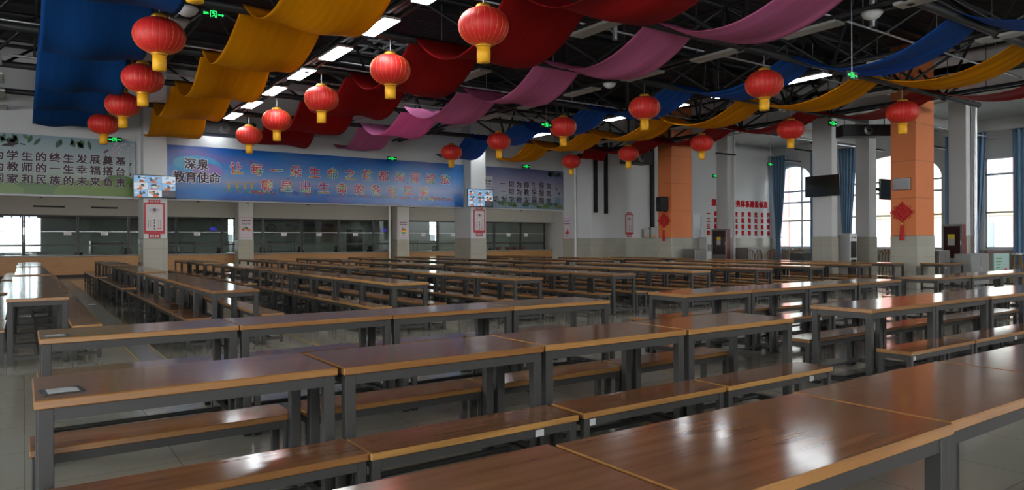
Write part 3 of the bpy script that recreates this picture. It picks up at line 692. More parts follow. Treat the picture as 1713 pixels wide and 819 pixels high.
# green banner ------------------------------------------------
bx0, bx1 = -4.6, 2.72
g = thing('green_banner', 'pale green landscape banner with three lines of dark characters', 'banner', (0, YB - 0.03, 0))
MB().box(bx0, bx1, -0.03, 0, 2.74, 4.38).build('banner_sheet', art('green_banner_print', [(0.0, (0.10, 0.16, 0.05)), (0.22, (0.24, 0.30, 0.20)), (0.4, (0.34, 0.38, 0.36)), (0.75, (0.30, 0.37, 0.38)), (1.0, (0.20, 0.29, 0.32))], lo=2.74, hi=4.38), g)
mb = MB()
for (cx, cz, rx, rz, mi) in ((-3.6, 2.95, 1.3, 0.32, 0), (-1.4, 2.9, 1.4, 0.30, 1), (0.3, 2.86, 1.4, 0.25, 0), (1.8, 2.9, 1.1, 0.34, 1), (2.3, 3.2, 0.42, 0.22, 0)):
    lx, rx2 = max(bx0, cx - rx), min(bx1, cx + rx); top = []
    for k in range(17):
        x = rx2 + (lx - rx2) * k / 16; top.append((x, max(2.75, cz + rz * math.sqrt(max(0, 1 - ((x - cx) / rx) ** 2)) - 0.05)))
    mb.poly([(lx, 2.745), (rx2, 2.745)] + top, 0.033 + 0.0006 * mi, mi)
yoff(mb.build('hill_print', [mat('hill_green', (0.075, 0.15, 0.028), 0.3), mat('hill_light_green', (0.13, 0.20, 0.035), 0.3)], g), 0)
mb = MB(); rr = random.Random(3)
for k in range(44):
    leaf(mb, rr.uniform(-4.4, 1.55), 4.37 - rr.uniform(0, 0.1), rr.uniform(0.16, 0.30), rr.uniform(0.035, 0.06), -PI / 2 + rr.uniform(-0.9, 0.9), 0.034, k % 2)
mb2 = [v for v in mb.v]
mb.build('leaf_print', [mat('leaf_green', (0.03, 0.09, 0.04), 0.35), mat('leaf_olive', (0.09, 0.15, 0.05), 0.35)], g)
mb = MB()
for k in range(26): mb.ell(2.35 + rr.uniform(-0.25, 0.33), 4.15 + rr.uniform(-0.25, 0.2), 0.035, 0.03, 0.0345, 0, 8)
mb.build('blossom_print', mat('blossom_pink', (0.50, 0.36, 0.40), 0.4), g)
mb = MB()
mb.poly([(-0.42, 4.08), (-0.2, 4.14), (-0.08, 4.10), (-0.2, 4.06), (-0.32, 4.02), (-0.5, 4.02)], 0.035).poly([(-0.25, 4.10), (-0.36, 4.22), (-0.42, 4.21), (-0.33, 4.09)], 0.0355).poly([(-0.1, 4.10), (0.06, 4.07), (0.04, 4.10), (-0.06, 4.125)], 0.035)
mb.build('swallow_print', 'ink', g)
mb = MB()
mb.ell(1.95, 4.02, 0.05, 0.03, 0.035, 0, 8, 0.8).ell(2.0, 4.06, 0.03, 0.04, 0.035, 0, 8); mb.build('butterfly_print', mat('butterfly_mauve', (0.2, 0.05, 0.12), 0.4), g)
for s, z in (('为学生的终生发展奠基，', 3.78), ('为教师的一生幸福搭台，', 3.47), ('国家和民族的未来负责。', 3.145)):
    glyphs('lettering', s, -0.5625, 0.3225, z, -0.032, 0.275, 'ink_white', g, 0.013, 0.002)
    q = glyphs('lettering', s, -0.5625, 0.3225, z, -0.0365, 0.275, 'ink', g, 0.008, 0.002); q['label'] = 'dark characters ' + s
# blue banner ------------------------------------------------
g = thing('blue_banner', 'long blue banner with skyline and two lines of colourful large characters', 'banner', (0, YB - 0.03, 0))
bx0, bx1 = 3.54, 14.06
MB().box(bx0, bx1, -0.03, 0, 2.72, 4.37).build('banner_sheet', art('blue_banner_print', [(0.0, (0.008, 0.05, 0.20)), (0.13, (0.015, 0.12, 0.42)), (0.2, (0.05, 0.17, 0.42)), (0.36, (0.23, 0.28, 0.46)), (0.55, (0.10, 0.25, 0.52)), (0.8, (0.012, 0.15, 0.45)), (1.0, (0.006, 0.08, 0.33))], lo=2.72, hi=4.37,
    blot=[((0.20, 0.13, 0.34), 1.3, 0.56, 3.0), ((0.05, 0.20, 0.45), 1.1, 0.55, 11.0)]), g)
mb = MB(); x = 5.1
while x < 13.9:
    wd = rr.uniform(0.05, 0.13); hh = 2.98 + rr.uniform(0.0, 0.12) + (0.14 * rr.random() if 6.4 < x < 8.2 else 0); mi = rr.choice((0, 0, 1, 2)) if x < 11 else rr.choice((1, 3, 2))
    mb.box(x, x + wd, -0.0325, -0.03, 2.95, hh, mi); x += wd + rr.uniform(0.0, 0.06)
mb.build('skyline_print', [mat('sky_blue_print', (0.03, 0.10, 0.30), 0.3), mat('mauve_print', (0.17, 0.08, 0.19), 0.3), mat('slate_print', (0.08, 0.14, 0.26), 0.3), mat('rust_print', (0.22, 0.09, 0.10), 0.3)], g)
mb = MB()
for k in range(60):
    xx = rr.choice((rr.uniform(6.0, 6.8), rr.uniform(10.4, 13.6))); mb.ell(xx, 2.96 + rr.uniform(-0.01, 0.09), rr.uniform(0.03, 0.07), rr.uniform(0.02, 0.05), 0.0335 + 0.0002 * (k % 5), k % 4, 8)
mb.build('tree_print', [mat('tp_yellow', (0.42, 0.30, 0.06), 0.3), mat('tp_green', (0.03, 0.17, 0.12), 0.3), mat('tp_red', (0.32, 0.05, 0.07), 0.3), mat('tp_violet', (0.10, 0.06, 0.20), 0.3)], g)
mb = MB()
for (x, z, s_) in ((6.0, 3.98, 1), (5.75, 4.05, .7), (5.6, 4.1, .6), (9.2, 3.95, 1), (8.9, 4.02, .8), (12.9, 4.0, .7), (7.2, 3.5, .8), (11.6, 3.55, .7)):
    mb.poly([(x, z), (x + 0.13 * s_, z + 0.055 * s_), (x + 0.08 * s_, z), (x + 0.16 * s_, z - 0.03 * s_), (x + 0.03 * s_, z - 0.02 * s_)], 0.0332)
mb.build('bird_print', mat('bird_rust', (0.22, 0.07, 0.10), 0.3), g)
mb = MB()   # four plain children cheering
for k, x in enumerate((5.36, 5.62, 5.86, 6.08)):
    z = 3.16 + (0.02 if k % 2 else 0)
    mb.ell(x, z + 0.12, 0.03, 0.032, 0.034, 0, 10).poly([(x - 0.045, z - 0.06), (x + 0.045, z - 0.06), (x + 0.035, z + 0.08), (x - 0.035, z + 0.08)], 0.034)
    mb.poly([(x - 0.035, z + 0.08), (x - 0.11, z + 0.16), (x - 0.095, z + 0.18), (x - 0.015, z + 0.08)], 0.034).poly([(x + 0.035, z + 0.08), (x + 0.11, z + 0.16), (x + 0.095, z + 0.18), (x + 0.015, z + 0.08)], 0.034)
    mb.poly([(x - 0.04, z - 0.06), (x - 0.005, z - 0.06), (x - 0.02, z - 0.17), (x - 0.05, z - 0.17)], 0.034, 1).poly([(x + 0.04, z - 0.06), (x + 0.005, z - 0.06), (x + 0.02, z - 0.17), (x + 0.05, z - 0.17)], 0.034, 1)
mb.build('children_print', [mat('ch_yellow', (0.40, 0.28, 0.05), 0.3), mat('ch_green', (0.06, 0.25, 0.16), 0.3)], g)
mb = MB().ell(4.45, 3.72, 0.72, 0.36, 0.0312, 0, 28).ell(4.75, 3.60, 0.45, 0.25, 0.0318, 1, 24).ell(4.2, 3.85, 0.45, 0.2, 0.0318, 2, 24)
mb.build('glow_print', [mat('cyan_print', (0.06, 0.30, 0.55), 0.3), mat('pink_print', (0.26, 0.17, 0.42), 0.3), mat('mint_print', (0.09, 0.36, 0.50), 0.3)], g)
for s, x, p, z, sz in (('深泉', 4.23, 0.36, 3.82, 0.36), ('教育使命', 3.91, 0.345, 3.41, 0.36)):
    glyphs('lettering', s, x, p, z, -0.034, sz, 'ink_white', g, 0.022, 0.002)
    q = glyphs('lettering', s, x, p, z, -0.0385, sz, 'ink', g, 0.008, 0.002); q['label'] = 'dark characters ' + s
mm = mat('multicolour_letters', (0.5, 0.05, 0.05), 0.3); t, b = nt(mm)
c = ramp(t, noise(t, ocoord(t, (1.1, 1, 2.0)), 1.4, 1), [(0.36, (0.02, 0.22, 0.22)), (0.43, (0.50, 0.33, 0.03)), (0.48, (0.48, 0.06, 0.05)), (0.62, (0.44, 0.03, 0.06)), (0.68, (0.18, 0.04, 0.22))]); t.links.new(c, b.inputs['Base Color'])
M['multi'] = mm
for s, x, p, z in (('让每一朵生命之花都绚丽绽放', 5.60, 0.638, 3.76), ('彰显出生命的各自风采', 6.55, 0.642, 3.25)):
    glyphs('lettering', s, x, p, z, -0.034, 0.40, 'ink_white', g, 0.020, 0.002)
    q = glyphs('lettering', s, x, p, z, -0.0385, 0.40, 'multi', g, 0.008, 0.002); q['label'] = 'colourful characters ' + s
# violet banner ------------------------------------------------
g = thing('violet_banner', 'grey violet banner with service slogan beside the far corner', 'banner', (0, YB - 0.03, 0))
bx0, bx1 = 14.84, 19.07
MB().box(bx0, bx1, -0.03, 0, 2.73, 4.38).build('banner_sheet', art('violet_banner_print', [(0.0, (0.16, 0.22, 0.27)), (0.3, (0.27, 0.29, 0.33)), (0.55, (0.24, 0.23, 0.29)), (0.8, (0.15, 0.14, 0.24)), (1.0, (0.05, 0.07, 0.20))], lo=2.73, hi=4.38, blot=[((0.13, 0.20, 0.24), 1.2, 0.55, 5.0)]), g)
mb = MB(); x = 15.0
while x < 18.9:
    wd = rr.uniform(0.06, 0.14); mb.box(x, x + wd, -0.0325, -0.03, 2.74, 2.95 + rr.uniform(0, 0.35)); x += wd + rr.uniform(0, 0.1)
mb.build('skyline_print', mat('skyline_slate', (0.13, 0.20, 0.27), 0.3), g)
mb = MB()
for k in range(22):
    xx = rr.choice((rr.uniform(15.7, 16.5), rr.uniform(17.0, 18.9))); mb.ell(xx, 2.86 + rr.uniform(-0.04, 0.10), rr.uniform(0.1, 0.2), rr.uniform(0.05, 0.09), 0.0335 + 0.0002 * (k % 4), k % 3, 10)
mb.build('tree_print', [mat('vt_green', (0.06, 0.14, 0.04), 0.3), mat('vt_dark', (0.03, 0.09, 0.04), 0.3), mat('vt_olive', (0.13, 0.16, 0.05), 0.3)], g)
mb = MB()
for k in range(12): leaf(mb, rr.uniform(18.3, 18.9), 4.36 - rr.uniform(0, 0.08), 0.2, 0.05, -PI / 2 + rr.uniform(-0.8, 0.8), 0.034)
mb.build('leaf_print', mat('leaf_dark', (0.025, 0.06, 0.05), 0.35), g)
mb = MB().box(14.98, 15.42, -0.034, -0.03, 3.62, 3.98).box(15.0, 15.40, -0.034, -0.03, 3.30, 3.54)
mb.build('title_frame', mat('title_grey', (0.36, 0.36, 0.38), 0.4), g)
mb = MB()
for k in range(2):
    mb.box(15.02 + 0.2 * k, 15.18 + 0.2 * k, -0.036, -0.034, 3.66, 3.70).box(15.02 + 0.2 * k, 15.18 + 0.2 * k, -0.036, -0.034, 3.78, 3.82).box(15.09 + 0.2 * k, 15.11 + 0.2 * k, -0.036, -0.034, 3.64, 3.94)
mb.build('title_print', 'ink', g)
mb = MB()
for (x, z, s_) in ((18.62, 3.6, 1), (18.75, 3.42, 1.1)): mb.poly([(x, z), (x + 0.13 * s_, z + 0.07 * s_), (x + 0.09 * s_, z), (x + 0.14 * s_, z - 0.05 * s_), (x + 0.03 * s_, z - 0.02 * s_)], 0.0332)
mb.build('bird_print', 'ink', g)
for s, x, z in (('一切为师生服务', 15.94, 3.72), ('一切为教学服务', 15.94, 3.41), ('一切为学校发展服务', 15.17, 3.085)):
    glyphs('lettering', s, x, 0.388, z, -0.032, 0.28, 'ink_white', g, 0.010, 0.002)
    q = glyphs('lettering', s, x, 0.388, z, -0.0365, 0.28, 'ink', g, 0.008, 0.002); q['label'] = 'dark characters ' + s
# red wall lettering ------------------------------------------------
g = thing('wall_slogan', 'red service standard slogan lettered on the far white wall', 'lettering', (0, YC, 0))
glyphs('title_line', '深泉后勤服务体系建设标准', 26.76, 0.3627, 3.18, -0.004, 0.34, 'redpaint', g, 0.016, 0.004)
for s, z in (('一是  权责阳光公开', 2.66), ('二是  过程阳光透明', 2.355), ('三是  质量阳光温暖', 2.05), ('四是  评议阳光常态', 1.745)):
    glyphs('slogan_line', s[:2], 26.36, 0.53, z, -0.004, 0.24, 'redpaint', g, 0.014, 0.004)
    glyphs('slogan_line', s[4:], 28.41, 0.514, z, -0.004, 0.24, 'redpaint', g, 0.014, 0.004)

# ================================================================ SCREENS, SPEAKER, POSTERS, KNOTS
def emitm(name, col, k=0.48):
    return mat(name, tuple(x * 0.3 for x in col), 0.25, emit=col, es=k)
SCR = [emitm('screen_blue', (0.30, 0.55, 0.85)), emitm('screen_white', (0.75, 0.85, 0.95)), emitm('screen_orange', (0.75, 0.16, 0.03)), emitm('screen_dark', (0.05, 0.07, 0.09)), emitm('screen_skin', (0.55, 0.33, 0.2)), emitm('screen_red', (0.6, 0.03, 0.03))]
def tv(label, loc, rz, w_, h_, live, seed=0):
    t = thing('television', label, 'television', loc, rz)
    MB().cbox(-w_ / 2, w_ / 2, -0.03, 0.03, -h_ / 2, h_ / 2, 0.008).build('housing', 'black_gloss', t)
    MB().box(-0.12, 0.12, 0.03, 0.11, -0.12, 0.12).build('wall_mount', 'black', t)
    f = 0.018; sw, sh = w_ - 2 * f, h_ - 2 * f
    if live:
        mb = MB(); rr = random.Random(seed)
        for r in range(3):
            for c in range(3):
                x0 = -sw / 2 + sw * c / 3; z0 = -sh / 2 + sh * r / 3; a, b = sw / 3 - 0.004, sh / 3 - 0.004
                blank = (r == 0 and c == 2)
                mb.box(x0, x0 + a, -0.0315, -0.03, z0, z0 + b, 3 if blank else rr.choice((0, 0, 1)))
                if blank: mb.box(x0 + a * 0.15, x0 + a * 0.5, -0.0325, -0.0315, z0 + b * 0.5, z0 + b * 0.56, 5); continue
                for k in range(12):
                    mi = rr.choice((1, 1, 0, 3, 3, 4)); cx, cz = x0 + a * rr.uniform(0.18, 0.82), z0 + b * rr.uniform(0.25, 0.8)
                    mb.ell(cx, cz, a * rr.uniform(0.07, 0.17), b * rr.uniform(0.08, 0.19), 0.0317 + 0.0002 * k, mi, 8)
                q = rr.uniform(0.3, 0.6)
                mb.poly([(x0 + a * (q - 0.2), z0 + 0.002), (x0 + a * (q + 0.25), z0 + 0.002), (x0 + a * (q + 0.1 + 0.1 * rr.random()), z0 + b * (0.25 + 0.2 * rr.random())), (x0 + a * (q - 0.1), z0 + b * (0.2 + 0.25 * rr.random()))], 0.0333, 2)
        mb.build('screen', SCR, t)
    else:
        MB().box(-sw / 2, sw / 2, -0.0312, -0.03, -sh / 2, sh / 2).build('screen', mat('off_screen', (0.012, 0.015, 0.013), 0.08), t)
    return t
tv('lit screen with nine camera views on the first white pillar', (3.17, 22.88, 3.03), 0, 1.14, 0.66, True, 1)
tv('lit screen with nine camera views on the second white pillar', (14.48, 22.88, 3.06), 0, 1.18, 0.68, True, 2)
tv('wide dark switched-off screen on the white pillar by the arched window', (21.17, 12.78, 3.13), -PI / 2, 1.2, 0.68, False)
TV4 = tv('dark switched-off screen beside the second window aisle pillar', (25.25, 12.85, 3.18), 0, 0.80, 0.74, False)
MB().box(-0.52, 0.1, 0.06, 0.12, -0.05, 0.05).build('wall_arm', 'black', TV4)
t = thing('wall_screen', 'small bright reflecting screen on the orange pillar', 'screen', (20.42, 9.93, 2.96), -PI / 2)
MB().cbox(-0.24, 0.24, -0.04, 0.03, -0.17, 0.17, 0.01).build('housing', 'stainless', t)
MB().box(-0.21, 0.21, -0.043, -0.04, -0.14, 0.14).build('screen', mat('silver_screen', (0.5, 0.52, 0.54), 0.16, 0.7), t)
t = thing('loudspeaker', 'black loudspeaker hung on the orange pillar', 'speaker', (20.25, 18.85, 2.80), -PI / 2 - 0.25)
MB().cbox(-0.19, 0.19, -0.17, 0.15, -0.28, 0.28, 0.03).build('cabinet', 'black', t)
q = MB().ell(0, -0.08, 0.13, 0.13, 0.012, n=24).ell(0, 0.16, 0.06, 0.06, 0.012, n=20).build('cone', 'rubber', t); q.location = (0, -0.17, 0)
MB().tube((0, 0.1, -0.28), (0, 0.2, -0.28), 0.025, 8).build('bracket', 'black', t)
def knot(label, loc, rz):
    t = thing('chinese_knot', label, 'knot', loc, rz); s = 0.205
    mb = MB()
    for k in range(-3, 4):
        a = k * s / 3.5; h = s * 1.15 - abs(a) * 0.0
        # woven cords in a diamond
        mb.path([((a - s) * 0.7071, -0.02 - 0.008 * (k % 2), (a + s) * 0.7071), ((a + s) * 0.7071, -0.02 - 0.008 * (k % 2), (a - s) * 0.7071)], 0.026, 6)
        mb.path([((-a - s) * 0.7071, -0.028 + 0.008 * (k % 2), (a - s) * 0.7071), ((-a + s) * 0.7071, -0.028 + 0.008 * (k % 2), (a + s) * 0.7071)], 0.026, 6)
    mb.build('woven_diamond', 'redcloth', t)
    mb = MB()
    for sx in (-1, 1):
        for (cx, cz, r) in ((0.29, 0.0, 0.045), (0.19, 0.13, 0.04), (0.19, -0.13, 0.04)):
            mb.path([(sx * cx + r * math.cos(a), -0.02, cz + r * math.sin(a)) for a in [2 * PI * i / 10 for i in range(11)]], 0.010, 5)
    mb.build('side_loop', 'redcloth', t)
    MB().path([(0, -0.02, 0.26), (0, -0.01, 0.31)], 0.012, 6).build('hanging_loop', 'redcloth', t)
    MB().lathe([(0, 0.0), (0.03, -0.02), (0.035, -0.06), (0.02, -0.09), (0, -0.09)], 12, 0, (0, -0.02, -0.28)).build('bead', 'gold', t)
    mb = MB()
    for k in range(13): a = 2 * PI * k / 13; mb.tube((0.025 * math.cos(a), -0.03 + 0.02 * math.sin(a), -0.37), (0.055 * math.cos(a), -0.035 + 0.025 * math.sin(a), -0.80), 0.015, 5)
    mb.build('tassel', 'redcloth', t)
knot('red woven knot hanging on the orange pillar below the loudspeaker', (20.43, 18.92, 2.17), -PI / 2)
knot('red woven knot hanging on the orange pillar below the small screen', (20.43, 9.92, 2.16), -PI / 2)
def scroll(label, loc, rz, w_, h_):
    t = thing('scroll_poster', label, 'poster', loc, rz, None)
    MB().box(-w_ / 2, w_ / 2, -0.012, 0, -h_ / 2, h_ / 2).build('border', 'redposter', t)
    MB().box(-w_ * 0.41, w_ * 0.41, -0.015, -0.012, -h_ * 0.40, h_ * 0.45).build('sheet', 'paper', t)
    MB().box(-w_ * 0.28, w_ * 0.28, -0.010, 0, h_ / 2, h_ / 2 + 0.085).box(-w_ * 0.28, w_ * 0.28, -0.010, 0, -h_ / 2 - 0.13, -h_ / 2).build('scroll_end', 'redposter', t)
    q = MB()
    for z0, z1 in ((h_ / 2 + 0.02, h_ / 2 + 0.06), (-h_ / 2 - 0.10, -h_ / 2 - 0.03)):
        for k in range(4): q.box(-w_ * 0.22 + w_ * 0.115 * k, -w_ * 0.22 + w_ * 0.115 * k + w_ * 0.07, -0.012, -0.010, z0, z1)
    q.build('fret_print', 'paper', t)
    n = 14; fan = [(0, h_ * 0.14)] + [(w_ * 0.36 * math.cos(PI * (0.2 + 0.6 * i / n)), h_ * 0.13 + w_ * 0.36 * math.sin(PI * (0.2 + 0.6 * i / n))) for i in range(n + 1)]
    MB().poly(fan, 0.017).build('fan_print', mat('fan_grey', (0.40, 0.36, 0.42), 0.4), t)
    MB().ell(0, h_ * 0.27, w_ * 0.09, w_ * 0.08, 0.019, 0, 14).build('fan_emblem', mat('emblem_brown', (0.16, 0.06, 0.03), 0.4), t)
    q = MB()
    for k in range(4): q.box(-0.018, 0.018, -0.0165, -0.015, -h_ * 0.03 - k * 0.085 - 0.05, -h_ * 0.03 - k * 0.085)
    for sx in (-0.30, -0.20, 0.17, 0.27):
        for k in range(6): q.box(w_ * sx, w_ * sx + 0.012, -0.0165, -0.015, -h_ * 0.08 - k * 0.04, -h_ * 0.08 - k * 0.04 + 0.025)
    q.build('print_line', 'ink', t)
    MB().box(w_ * 0.1, w_ * 0.34, -0.0165, -0.015, -h_ * 0.33, -h_ * 0.31).build('red_stamp', 'redp', t)
    return t
scroll('red bordered scroll poster with a fan below the first lit screen', (3.17, 22.985, 2.10), 0, 0.56, 0.92)
scroll('red bordered scroll poster with glare below the second lit screen', (14.50, 22.985, 2.17), 0, 0.52, 0.88)
scroll('red bordered scroll poster on the far wall by the dark pipe', (21.23, YC - 0.003, 2.10), 0, 0.46, 0.86)
def food(label, loc, rz, w_, h_, kind):
    t = thing('food_poster', label, 'poster', loc, rz)
    MB().box(-w_ / 2, w_ / 2, -0.01, 0, -h_ / 2, h_ / 2).build('sheet', 'paperpink', t)
    f = 0.015; q = MB().box(-w_ / 2, w_ / 2, -0.012, -0.01, h_ / 2 - f, h_ / 2).box(-w_ / 2, w_ / 2, -0.012, -0.01, -h_ / 2, -h_ / 2 + f).box(-w_ / 2, -w_ / 2 + f, -0.012, -0.01, -h_ / 2, h_ / 2).box(w_ / 2 - f, w_ / 2, -0.012, -0.01, -h_ / 2, h_ / 2)
    q.build('border', mat('poster_pink_line', (0.5, 0.15, 0.2), 0.4), t)
    q = MB()
    rows = ((0.30, 0.05), (0.20, 0.02), (0.15, 0.02)) if kind == 'veg' else ((0.33, 0.045), (0.21, 0.045))
    for (zr, hh) in rows:
        for k in range(5): q.box(-w_ * 0.34 + w_ * 0.14 * k, -w_ * 0.34 + w_ * 0.14 * k + w_ * 0.11, -0.0115, -0.01, h_ * zr, h_ * zr + hh)
    q.box(-w_ * 0.2, w_ * 0.2, -0.0115, -0.01, -h_ * 0.36, -h_ * 0.345)
    q.build('print_line', 'ink', t)
    if kind == 'veg':
        q = MB(); rr = random.Random(5)
        for k in range(10): q.ell(rr.uniform(-w_ * 0.28, w_ * 0.28), -h_ * 0.10 + rr.uniform(-0.05, 0.04), 0.055, 0.025, 0.0118 + 0.0003 * k, rr.choice((0, 0, 1, 2)), 10, rr.uniform(-0.8, 0.8))
        q.ell(0.0, -h_ * 0.02, 0.09, 0.05, 0.016, 1, 12).build('vegetable_print', ['redp', 'greenp', 'orangep'], t)
    elif kind == 'apple':
        for nm, z0, z1, m_ in (('apple_print', -0.26, -0.17, 'greenp'), ('apple_print', -0.17, -0.08, 'yellowp'), ('apple_print', -0.08, 0.0, 'redp')):
            pts = []
            for k in range(7): z = z0 + (z1 - z0) * k / 6; pts.append((0.13 * math.sqrt(max(0.05, 1 - ((z + 0.12) / 0.16) ** 2)), z))
            MB().poly([(-x, z) for x, z in reversed(pts)] + pts, 0.013).build(nm, m_, t)
        q = MB(); leaf(q, -0.01, 0.02, 0.12, 0.03, 2.5, 0.013); q.build('leaf_print', 'greenp', t)
    else:
        q = MB().ell(0.0, -h_ * 0.2, w_ * 0.28, 0.06, 0.0125, 0, 14).ell(0.03, -h_ * 0.12, 0.05, 0.09, 0.012, 0, 12); q.build('fruit_print', 'redp', t)
food('pale poster of mixed vegetables on the counter pillar', (8.17, 32.49, 2.05), 0, 0.56, 0.92, 'veg')
food('pale poster of a striped apple on the counter pillar', (15.92, 32.49, 2.05), 0, 0.56, 0.92, 'apple')
food('narrow pale poster with red fruit on the side of far wall block', (19.088, 23.2, 1.92), -PI / 2, 0.5, 0.9, 'fruit')
# pipes, boxes and fittings on the far wall
tag(MB().tube((19.02, 22.58, 0), (19.02, 22.58, 5.6), 0.05, 12).build('drain_pipe', 'white'), 'white drain pipe on the side of the far wall block', 'pipe')
tag(MB().box(19.2, 19.36, YC - 0.09, YC, 2.55, 5.6).build('wall_duct', 'black'), 'dark vertical duct on the far wall, next to the white block edge', 'duct')
tag(MB().box(19.78, 19.93, YC - 0.09, YC, 2.52, 5.6).build('wall_duct', 'black'), 'dark vertical duct on the far wall, second from the white block edge', 'duct')
tag(MB().box(22.48, 22.68, YC - 0.1, YC, 1.98, 5.6).build('wall_duct', 'black'), 'long dark duct rising from the grey boxes on far wall', 'duct')
for i, (x, zt, ww_) in enumerate(((22.13, 1.88, 0.34), (22.58, 1.98, 0.38))):
    t = thing('switch_box', 'grey electrical box on the far wall, %s' % ('the lower one' if i == 0 else 'the one under the dark duct'), 'electrical box', (x, YC - 0.012, 1.52))
    MB().cbox(-ww_ / 2, ww_ / 2, -0.14, 0, 0, zt - 1.52, 0.008).build('box_body', 'slab', t)
    MB().box(-ww_ / 2 + 0.02, ww_ / 2 - 0.02, -0.146, -0.14, 0.02, zt - 1.54).build('box_door', 'panel_off', t)
    MB().box(-0.08, 0.08, -0.149, -0.146, 0.05, 0.13).build('warning_label', 'orangep', t)
wn += 1
o = struct(MB().box(25.20, 25.28, YC - 0.05, YC, 1.5, 2.65).box(25.82, 25.9, YC - 0.05, YC, 1.5, 2.65).box(25.28, 25.82, YC - 0.05, YC, 2.57, 2.65).box(25.28, 25.82, YC - 0.05, YC, 1.95, 2.03).build('window_%d' % wn, 'frame'), 'small white framed window in the far wall')
MB().box(25.28, 25.82, YC - 0.02, YC, 2.03, 2.57).build('pane', mat('reflecting_pane', (0.6, 0.64, 0.68), 0.1), o)
t = thing('water_purifier', 'white water purifier cabinet standing against far wall tiles', 'water purifier', (25.9, YC - 0.25, 0))
MB().cbox(-0.25, 0.25, -0.22, 0.22, 0, 1.55, 0.02).build('cabinet', 'white', t)
MB().box(-0.18, 0.18, -0.225, -0.22, 0.9, 1.2).build('tap_recess', 'slab', t)
MB().tube((0, -0.22, 1.1), (0, -0.27, 1.06), 0.012, 6).build('tap', 'chrome', t)
# fire cabinets
def fire(label, x, yc, w_):
    t = thing('fire_cabinet', label, 'fire cabinet', (x, yc, 0), -PI / 2)
    MB().cbox(-w_ / 2, w_ / 2, 0.0, 0.24, 0.10, 1.86, 0.008).build('cabinet_body', 'cabred', t)
    q = MB(); f = 0.06
    q.box(-w_ / 2, -w_ / 2 + f, -0.03, 0, 0.1, 1.86).box(w_ / 2 - f, w_ / 2, -0.03, 0, 0.1, 1.86).box(-w_ / 2 + f, w_ / 2 - f, -0.03, 0, 1.80, 1.86).box(-w_ / 2 + f, w_ / 2 - f, -0.03, 0, 0.72, 0.80).box(-w_ / 2 + f, w_ / 2 - f, -0.03, 0, 0.1, 0.18)
    d = q.build('door_frame', 'stainless', t)
    MB().box(-w_ / 2 + f, w_ / 2 - f, -0.018, -0.01, 0.8, 1.80).build('door_glass', mat('fire_door_glass', (0.035, 0.012, 0.014), 0.08), d)
    MB().box(-w_ / 2 + f, w_ / 2 - f, -0.02, -0.008, 0.18, 0.72).build('lower_panel', 'stainless', d)
    MB().tube((w_ / 2 - 0.03, -0.06, 1.2), (w_ / 2 - 0.03, -0.06, 1.34), 0.012, 8).tube((w_ / 2 - 0.03, -0.03, 1.27), (w_ / 2 - 0.03, -0.06, 1.27), 0.01, 6).build('door_handle', 'chrome', d)
    MB().box(-0.12, 0.08, -0.022, -0.018, 1.40, 1.55).build('instruction_head', 'yellow', d)
    MB().box(-0.12, 0.08, -0.022, -0.018, 1.2, 1.40).build('instruction_sheet', 'sticker', d)
    for k in range(2):
        e = MB().lathe([(0, 0), (0.06, 0), (0.065, 0.02), (0.065, 0.30), (0.045, 0.36), (0.02, 0.38), (0.02, 0.43), (0, 0.43)], 14, 0, (-0.12 + 0.24 * k, 0.12, 0.11)).build('extinguisher', 'redp', t)
    return t
fire('steel framed red fire cabinet on the slim pillar near red wall text', 24.05, 19.18, 0.76)
fire('steel framed red fire cabinet on the pillar by the rectangular window', 24.05, 10.16, 0.60)
tag(MB().tube((24.6, 18.84, 0), (24.6, 18.84, 6.1), 0.05, 12).build('drain_pipe', 'white'), 'white drain pipe beside the slim pillar near red wall text', 'pipe')
tag(MB().tube((24.65, 9.74, 0), (24.65, 9.74, 6.1), 0.06, 12).tube((24.9, 9.85, 0), (24.9, 9.85, 6.1), 0.04, 12).build('drain_pipe', 'chrome'), 'silver drain pipes beside the pillar by the rectangular window', 'pipe')
# steel cabinets, boilers and boards in the window aisle
def steelbox(name, cat, label, x0, x1, y0, y1, h_, m_='stainless'):
    t = thing(name, label, cat, ((x0 + x1) / 2, (y0 + y1) / 2, 0)); a, b = (x1 - x0) / 2, (y1 - y0) / 2
    MB().cbox(-a, a, -b, b, 0.06, h_, 0.01).build('cabinet_body', m_, t)
    MB().box(-a + 0.03, -0.005, -b - 0.012, -b, 0.12, h_ - 0.1).box(0.005, a - 0.03, -b - 0.012, -b, 0.12, h_ - 0.1).build('cabinet_door', m_, t)
    MB().tube((-0.03, -b - 0.03, h_ * 0.5), (-0.03, -b - 0.03, h_ * 0.62), 0.008, 6).tube((0.03, -b - 0.03, h_ * 0.5), (0.03, -b - 0.03, h_ * 0.62), 0.008, 6).build('door_handle', 'chrome', t)
    q = MB()
    for sx in (-1, 1):
        for sy in (-1, 1): q.box(sx * (a - 0.05) - 0.02, sx * (a - 0.05) + 0.02, sy * (b - 0.05) - 0.02, sy * (b - 0.05) + 0.02, 0, 0.06)
    q.build('foot', 'rubber', t); return t
steelbox('steel_cabinet', 'cabinet', 'stainless cabinet before the orange pillar with loudspeaker', 20.9, 21.55, 17.8, 18.4, 1.06)
steelbox('steel_cabinet', 'cabinet', 'stainless cabinet beside the orange pillar with small screen', 21.7, 22.35, 9.5, 9.9, 1.07)
steelbox('steel_cabinet', 'cabinet', 'wide grey steel cabinet in front of the fire cabinet by window', 22.5, 23.7, 9.0, 9.45, 0.96, 'slab')
steelbox('steel_cabinet', 'cabinet', 'stainless cabinet at the foot of slim pillar near red wall text', 24.5, 25.2, 18.1, 18.7, 1.08)
